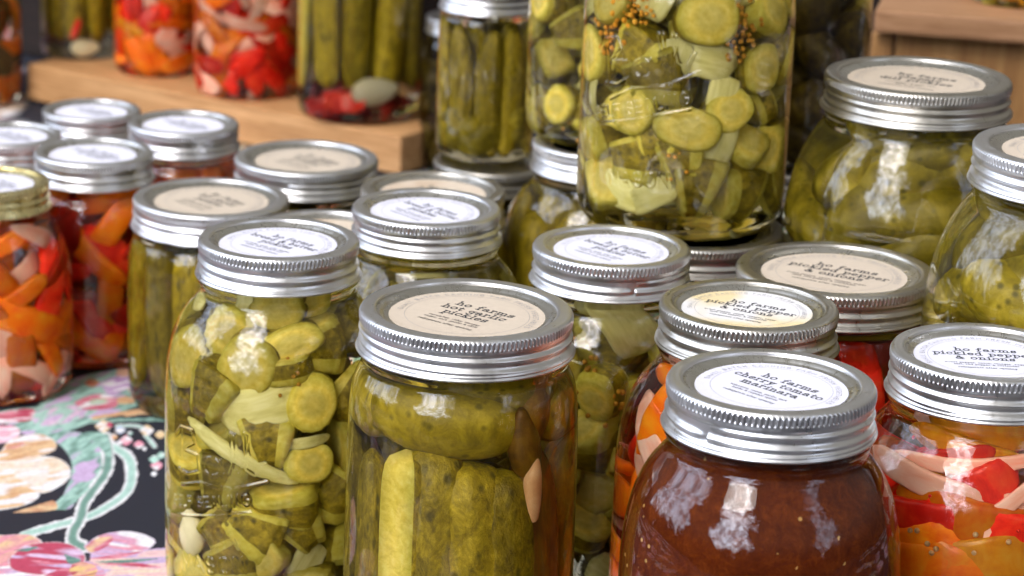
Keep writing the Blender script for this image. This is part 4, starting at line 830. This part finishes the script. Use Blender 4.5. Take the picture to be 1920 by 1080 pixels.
poly([(-100, 520), (0, 468), (20, 436), (90, 400), (180, 388), (245, 412), (252, 470), (150, 500), (0, 520)], peach, peachd, white, 35, .8, (250, 232, 214))
poly([(10, 465), (60, 430), (110, 425), (60, 460)], pink, peachd, None, 20); poly([(60, 520), (200, 510), (230, 570), (180, 640), (80, 600)], white, (245, 220, 190), None, 20)
vine([(520, 440), (600, 490), (628, 580), (600, 670), (520, 730), (400, 790), (280, 822), (110, 868)], .0032, mint, white)
vine([(500, 400), (515, 480), (505, 570), (450, 650), (400, 720), (378, 800), (345, 860), (350, 905), (400, 930)], .0034, mintd, white); poly([(400, 380), (470, 380), (520, 430), (520, 500), (470, 450)], mintd, mint, None, 60)
poly([(-120, 870), (0, 872), (130, 868), (200, 910), (150, 985), (0, 1040), (-120, 1060)], (240, 180, 150), pink, peach, 60, .8, white)
poly([(430, 965), (600, 955), (800, 935), (800, 1120), (430, 1120)], (244, 190, 190), (245, 220, 180), lav, 10, .8); poly([(-120, 1040), (100, 1010), (430, 1000), (500, 1140), (-120, 1140)], pink, lav, white, 15, .7)
poly([(30, 990), (120, 920), (300, 908), (385, 945), (400, 1000), (200, 1062), (50, 1035)], lav, (236, 200, 230), crim, 170, .8, white)
poly([(395, 925), (480, 872), (600, 853), (742, 903), (700, 945), (560, 968), (430, 962)], lav, pink, white, 165, .8, (235, 210, 240)); poly([(400, 930), (470, 885), (530, 880), (500, 930), (430, 955)], crim, pink, peach, 60)
for q in ([(100, 985), (300, 1000), (400, 985), (240, 1015)], [(420, 985), (560, 965), (680, 950), (560, 985)], [(450, 1010), (640, 1005), (780, 1030), (600, 1022)], [(200, 1065), (330, 1030), (350, 1050), (230, 1080)]): poly(q, crim, pink, None, 0)
for q in ([(300, 960), (380, 1000), (340, 1010)], [(440, 1000), (620, 990), (760, 985), (560, 1008)], [(60, 945), (180, 925), (120, 950)]): poly(q, (90, 130, 125), mintd, None, 0)
poly([(335, 1015), (380, 1000), (440, 1012), (440, 1070), (380, 1085), (335, 1060)], (240, 200, 110), pink, crim, 40)
# sheet: fine where the cloth is seen, coarser outside; the print repeats over it
xs = np.unique(np.round(np.r_[np.arange(-1.4, U0, .012), gu, np.arange(U1, 1.4, .012)], 5)); ys = np.unique(np.round(np.r_[np.arange(.3, V0, .012), gv, np.arange(V1, 3.2, .012)], 5))
XX, YY = np.meshgrid(xs, ys, indexing='ij')
def mirror(v, a_, b_): t0 = np.mod(v-a_, 2*(b_-a_)); return np.where(t0 > (b_-a_), 2*(b_-a_)-t0, t0)
iu = np.clip((mirror(XX, U0, U1)/ST).astype(int), 0, IMG.shape[0]-1); iv = np.clip((mirror(YY, V0, V1)/ST).astype(int), 0, IMG.shape[1]-1); colr = IMG[iu, iv]; gy = colr.mean(-1, keepdims=True); colr = (colr*.82+gy*.18)*(.80+.25*vnoise(XX*900, YY*500, 77)[..., None]*np.clip(gy*3, 0, 1))*.88
nx, ny = XX.shape; vv = np.stack([XX, YY, .0006*np.sin(XX*9+1)*np.sin(YY*7)-.0008], -1).reshape(-1, 3)
me = bpy.data.meshes.new('tablecloth'); i, j = np.meshgrid(np.arange(nx-1), np.arange(ny-1), indexing='ij'); q = np.stack([i*ny+j, (i+1)*ny+j, (i+1)*ny+j+1, i*ny+j+1], -1).reshape(-1, 4)
me.vertices.add(len(vv)); me.vertices.foreach_set('co', vv.ravel()); me.loops.add(q.size); me.loops.foreach_set('vertex_index', q.ravel().astype(np.int32)); me.polygons.add(len(q)); me.polygons.foreach_set('loop_start', np.arange(len(q), dtype=np.int32)*4)
me.update(calc_edges=True); at = me.color_attributes.new('print', 'FLOAT_COLOR', 'POINT'); at.data.foreach_set('color', np.c_[colr.reshape(-1, 3), np.ones(nx*ny)].ravel().astype(np.float32))
m, t, bb = mat('cloth', (.1, .1, .1), .7, spec=.25); at_n = t.nodes.new('ShaderNodeAttribute'); at_n.attribute_name = 'print'; t.links.new(at_n.outputs['Color'], bb.inputs['Base Color'])
n_w = noise(t, 900, 2, .6, coords(t, 'Object', (1, 1, 1), False)); bump(t, bb, n_w.outputs['Fac'], .25, .0004); me.materials.append(m)
co = link('tablecloth', me); co['label'] = 'black tablecloth printed with pink and peach flowers and mint green leaves under the jars'; co['category'] = 'tablecloth'
# dark backing behind the table, with stall shade put into its colour
me, mt = box_mesh('wall', (-1.5, 3.05, -.5), (3.2, 0, 0), (0, .02, 0), (0, 0, .86), 'wood_dark'); wl = link('wall', me); wl.matrix_basis = mt; wl['kind'] = 'structure'
me, mt = box_mesh('table', (-1.4, .3, -.05), (2.8, 0, 0), (0, 2.72, 0), (0, 0, .0475), 'wood_dark'); tb = link('table', me); tb.matrix_basis = mt; tb['label'] = 'dark table top under the flowered cloth'; tb['category'] = 'table'
me, mt = box_mesh('dark_backdrop', (-1.1, 2.46, .001), (2.3, 0, 0), (0, .25, 0), (0, 0, .30), 'wood_dark'); ds = link('dark_backdrop', me); ds.matrix_basis = mt; ds['label'] = 'added nearly black shelf closing the view behind the back row of jars'; ds['category'] = 'backdrop'  # added dark box; its colour carries the shade behind the jars
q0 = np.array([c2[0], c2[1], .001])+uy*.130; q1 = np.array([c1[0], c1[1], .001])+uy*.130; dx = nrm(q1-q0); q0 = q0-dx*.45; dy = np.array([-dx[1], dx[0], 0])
me, mt = box_mesh('dark_box', q0, dx*.86, dy*.10, (0, 0, .26), 'wood_dark'); dc = link('dark_box', me); dc.matrix_basis = mt; dc['label'] = 'black box, shade put into its colour, right behind the jars on the pine board'; dc['category'] = 'crate'  # dark box moved up over bright cloth; shade is put into its colour
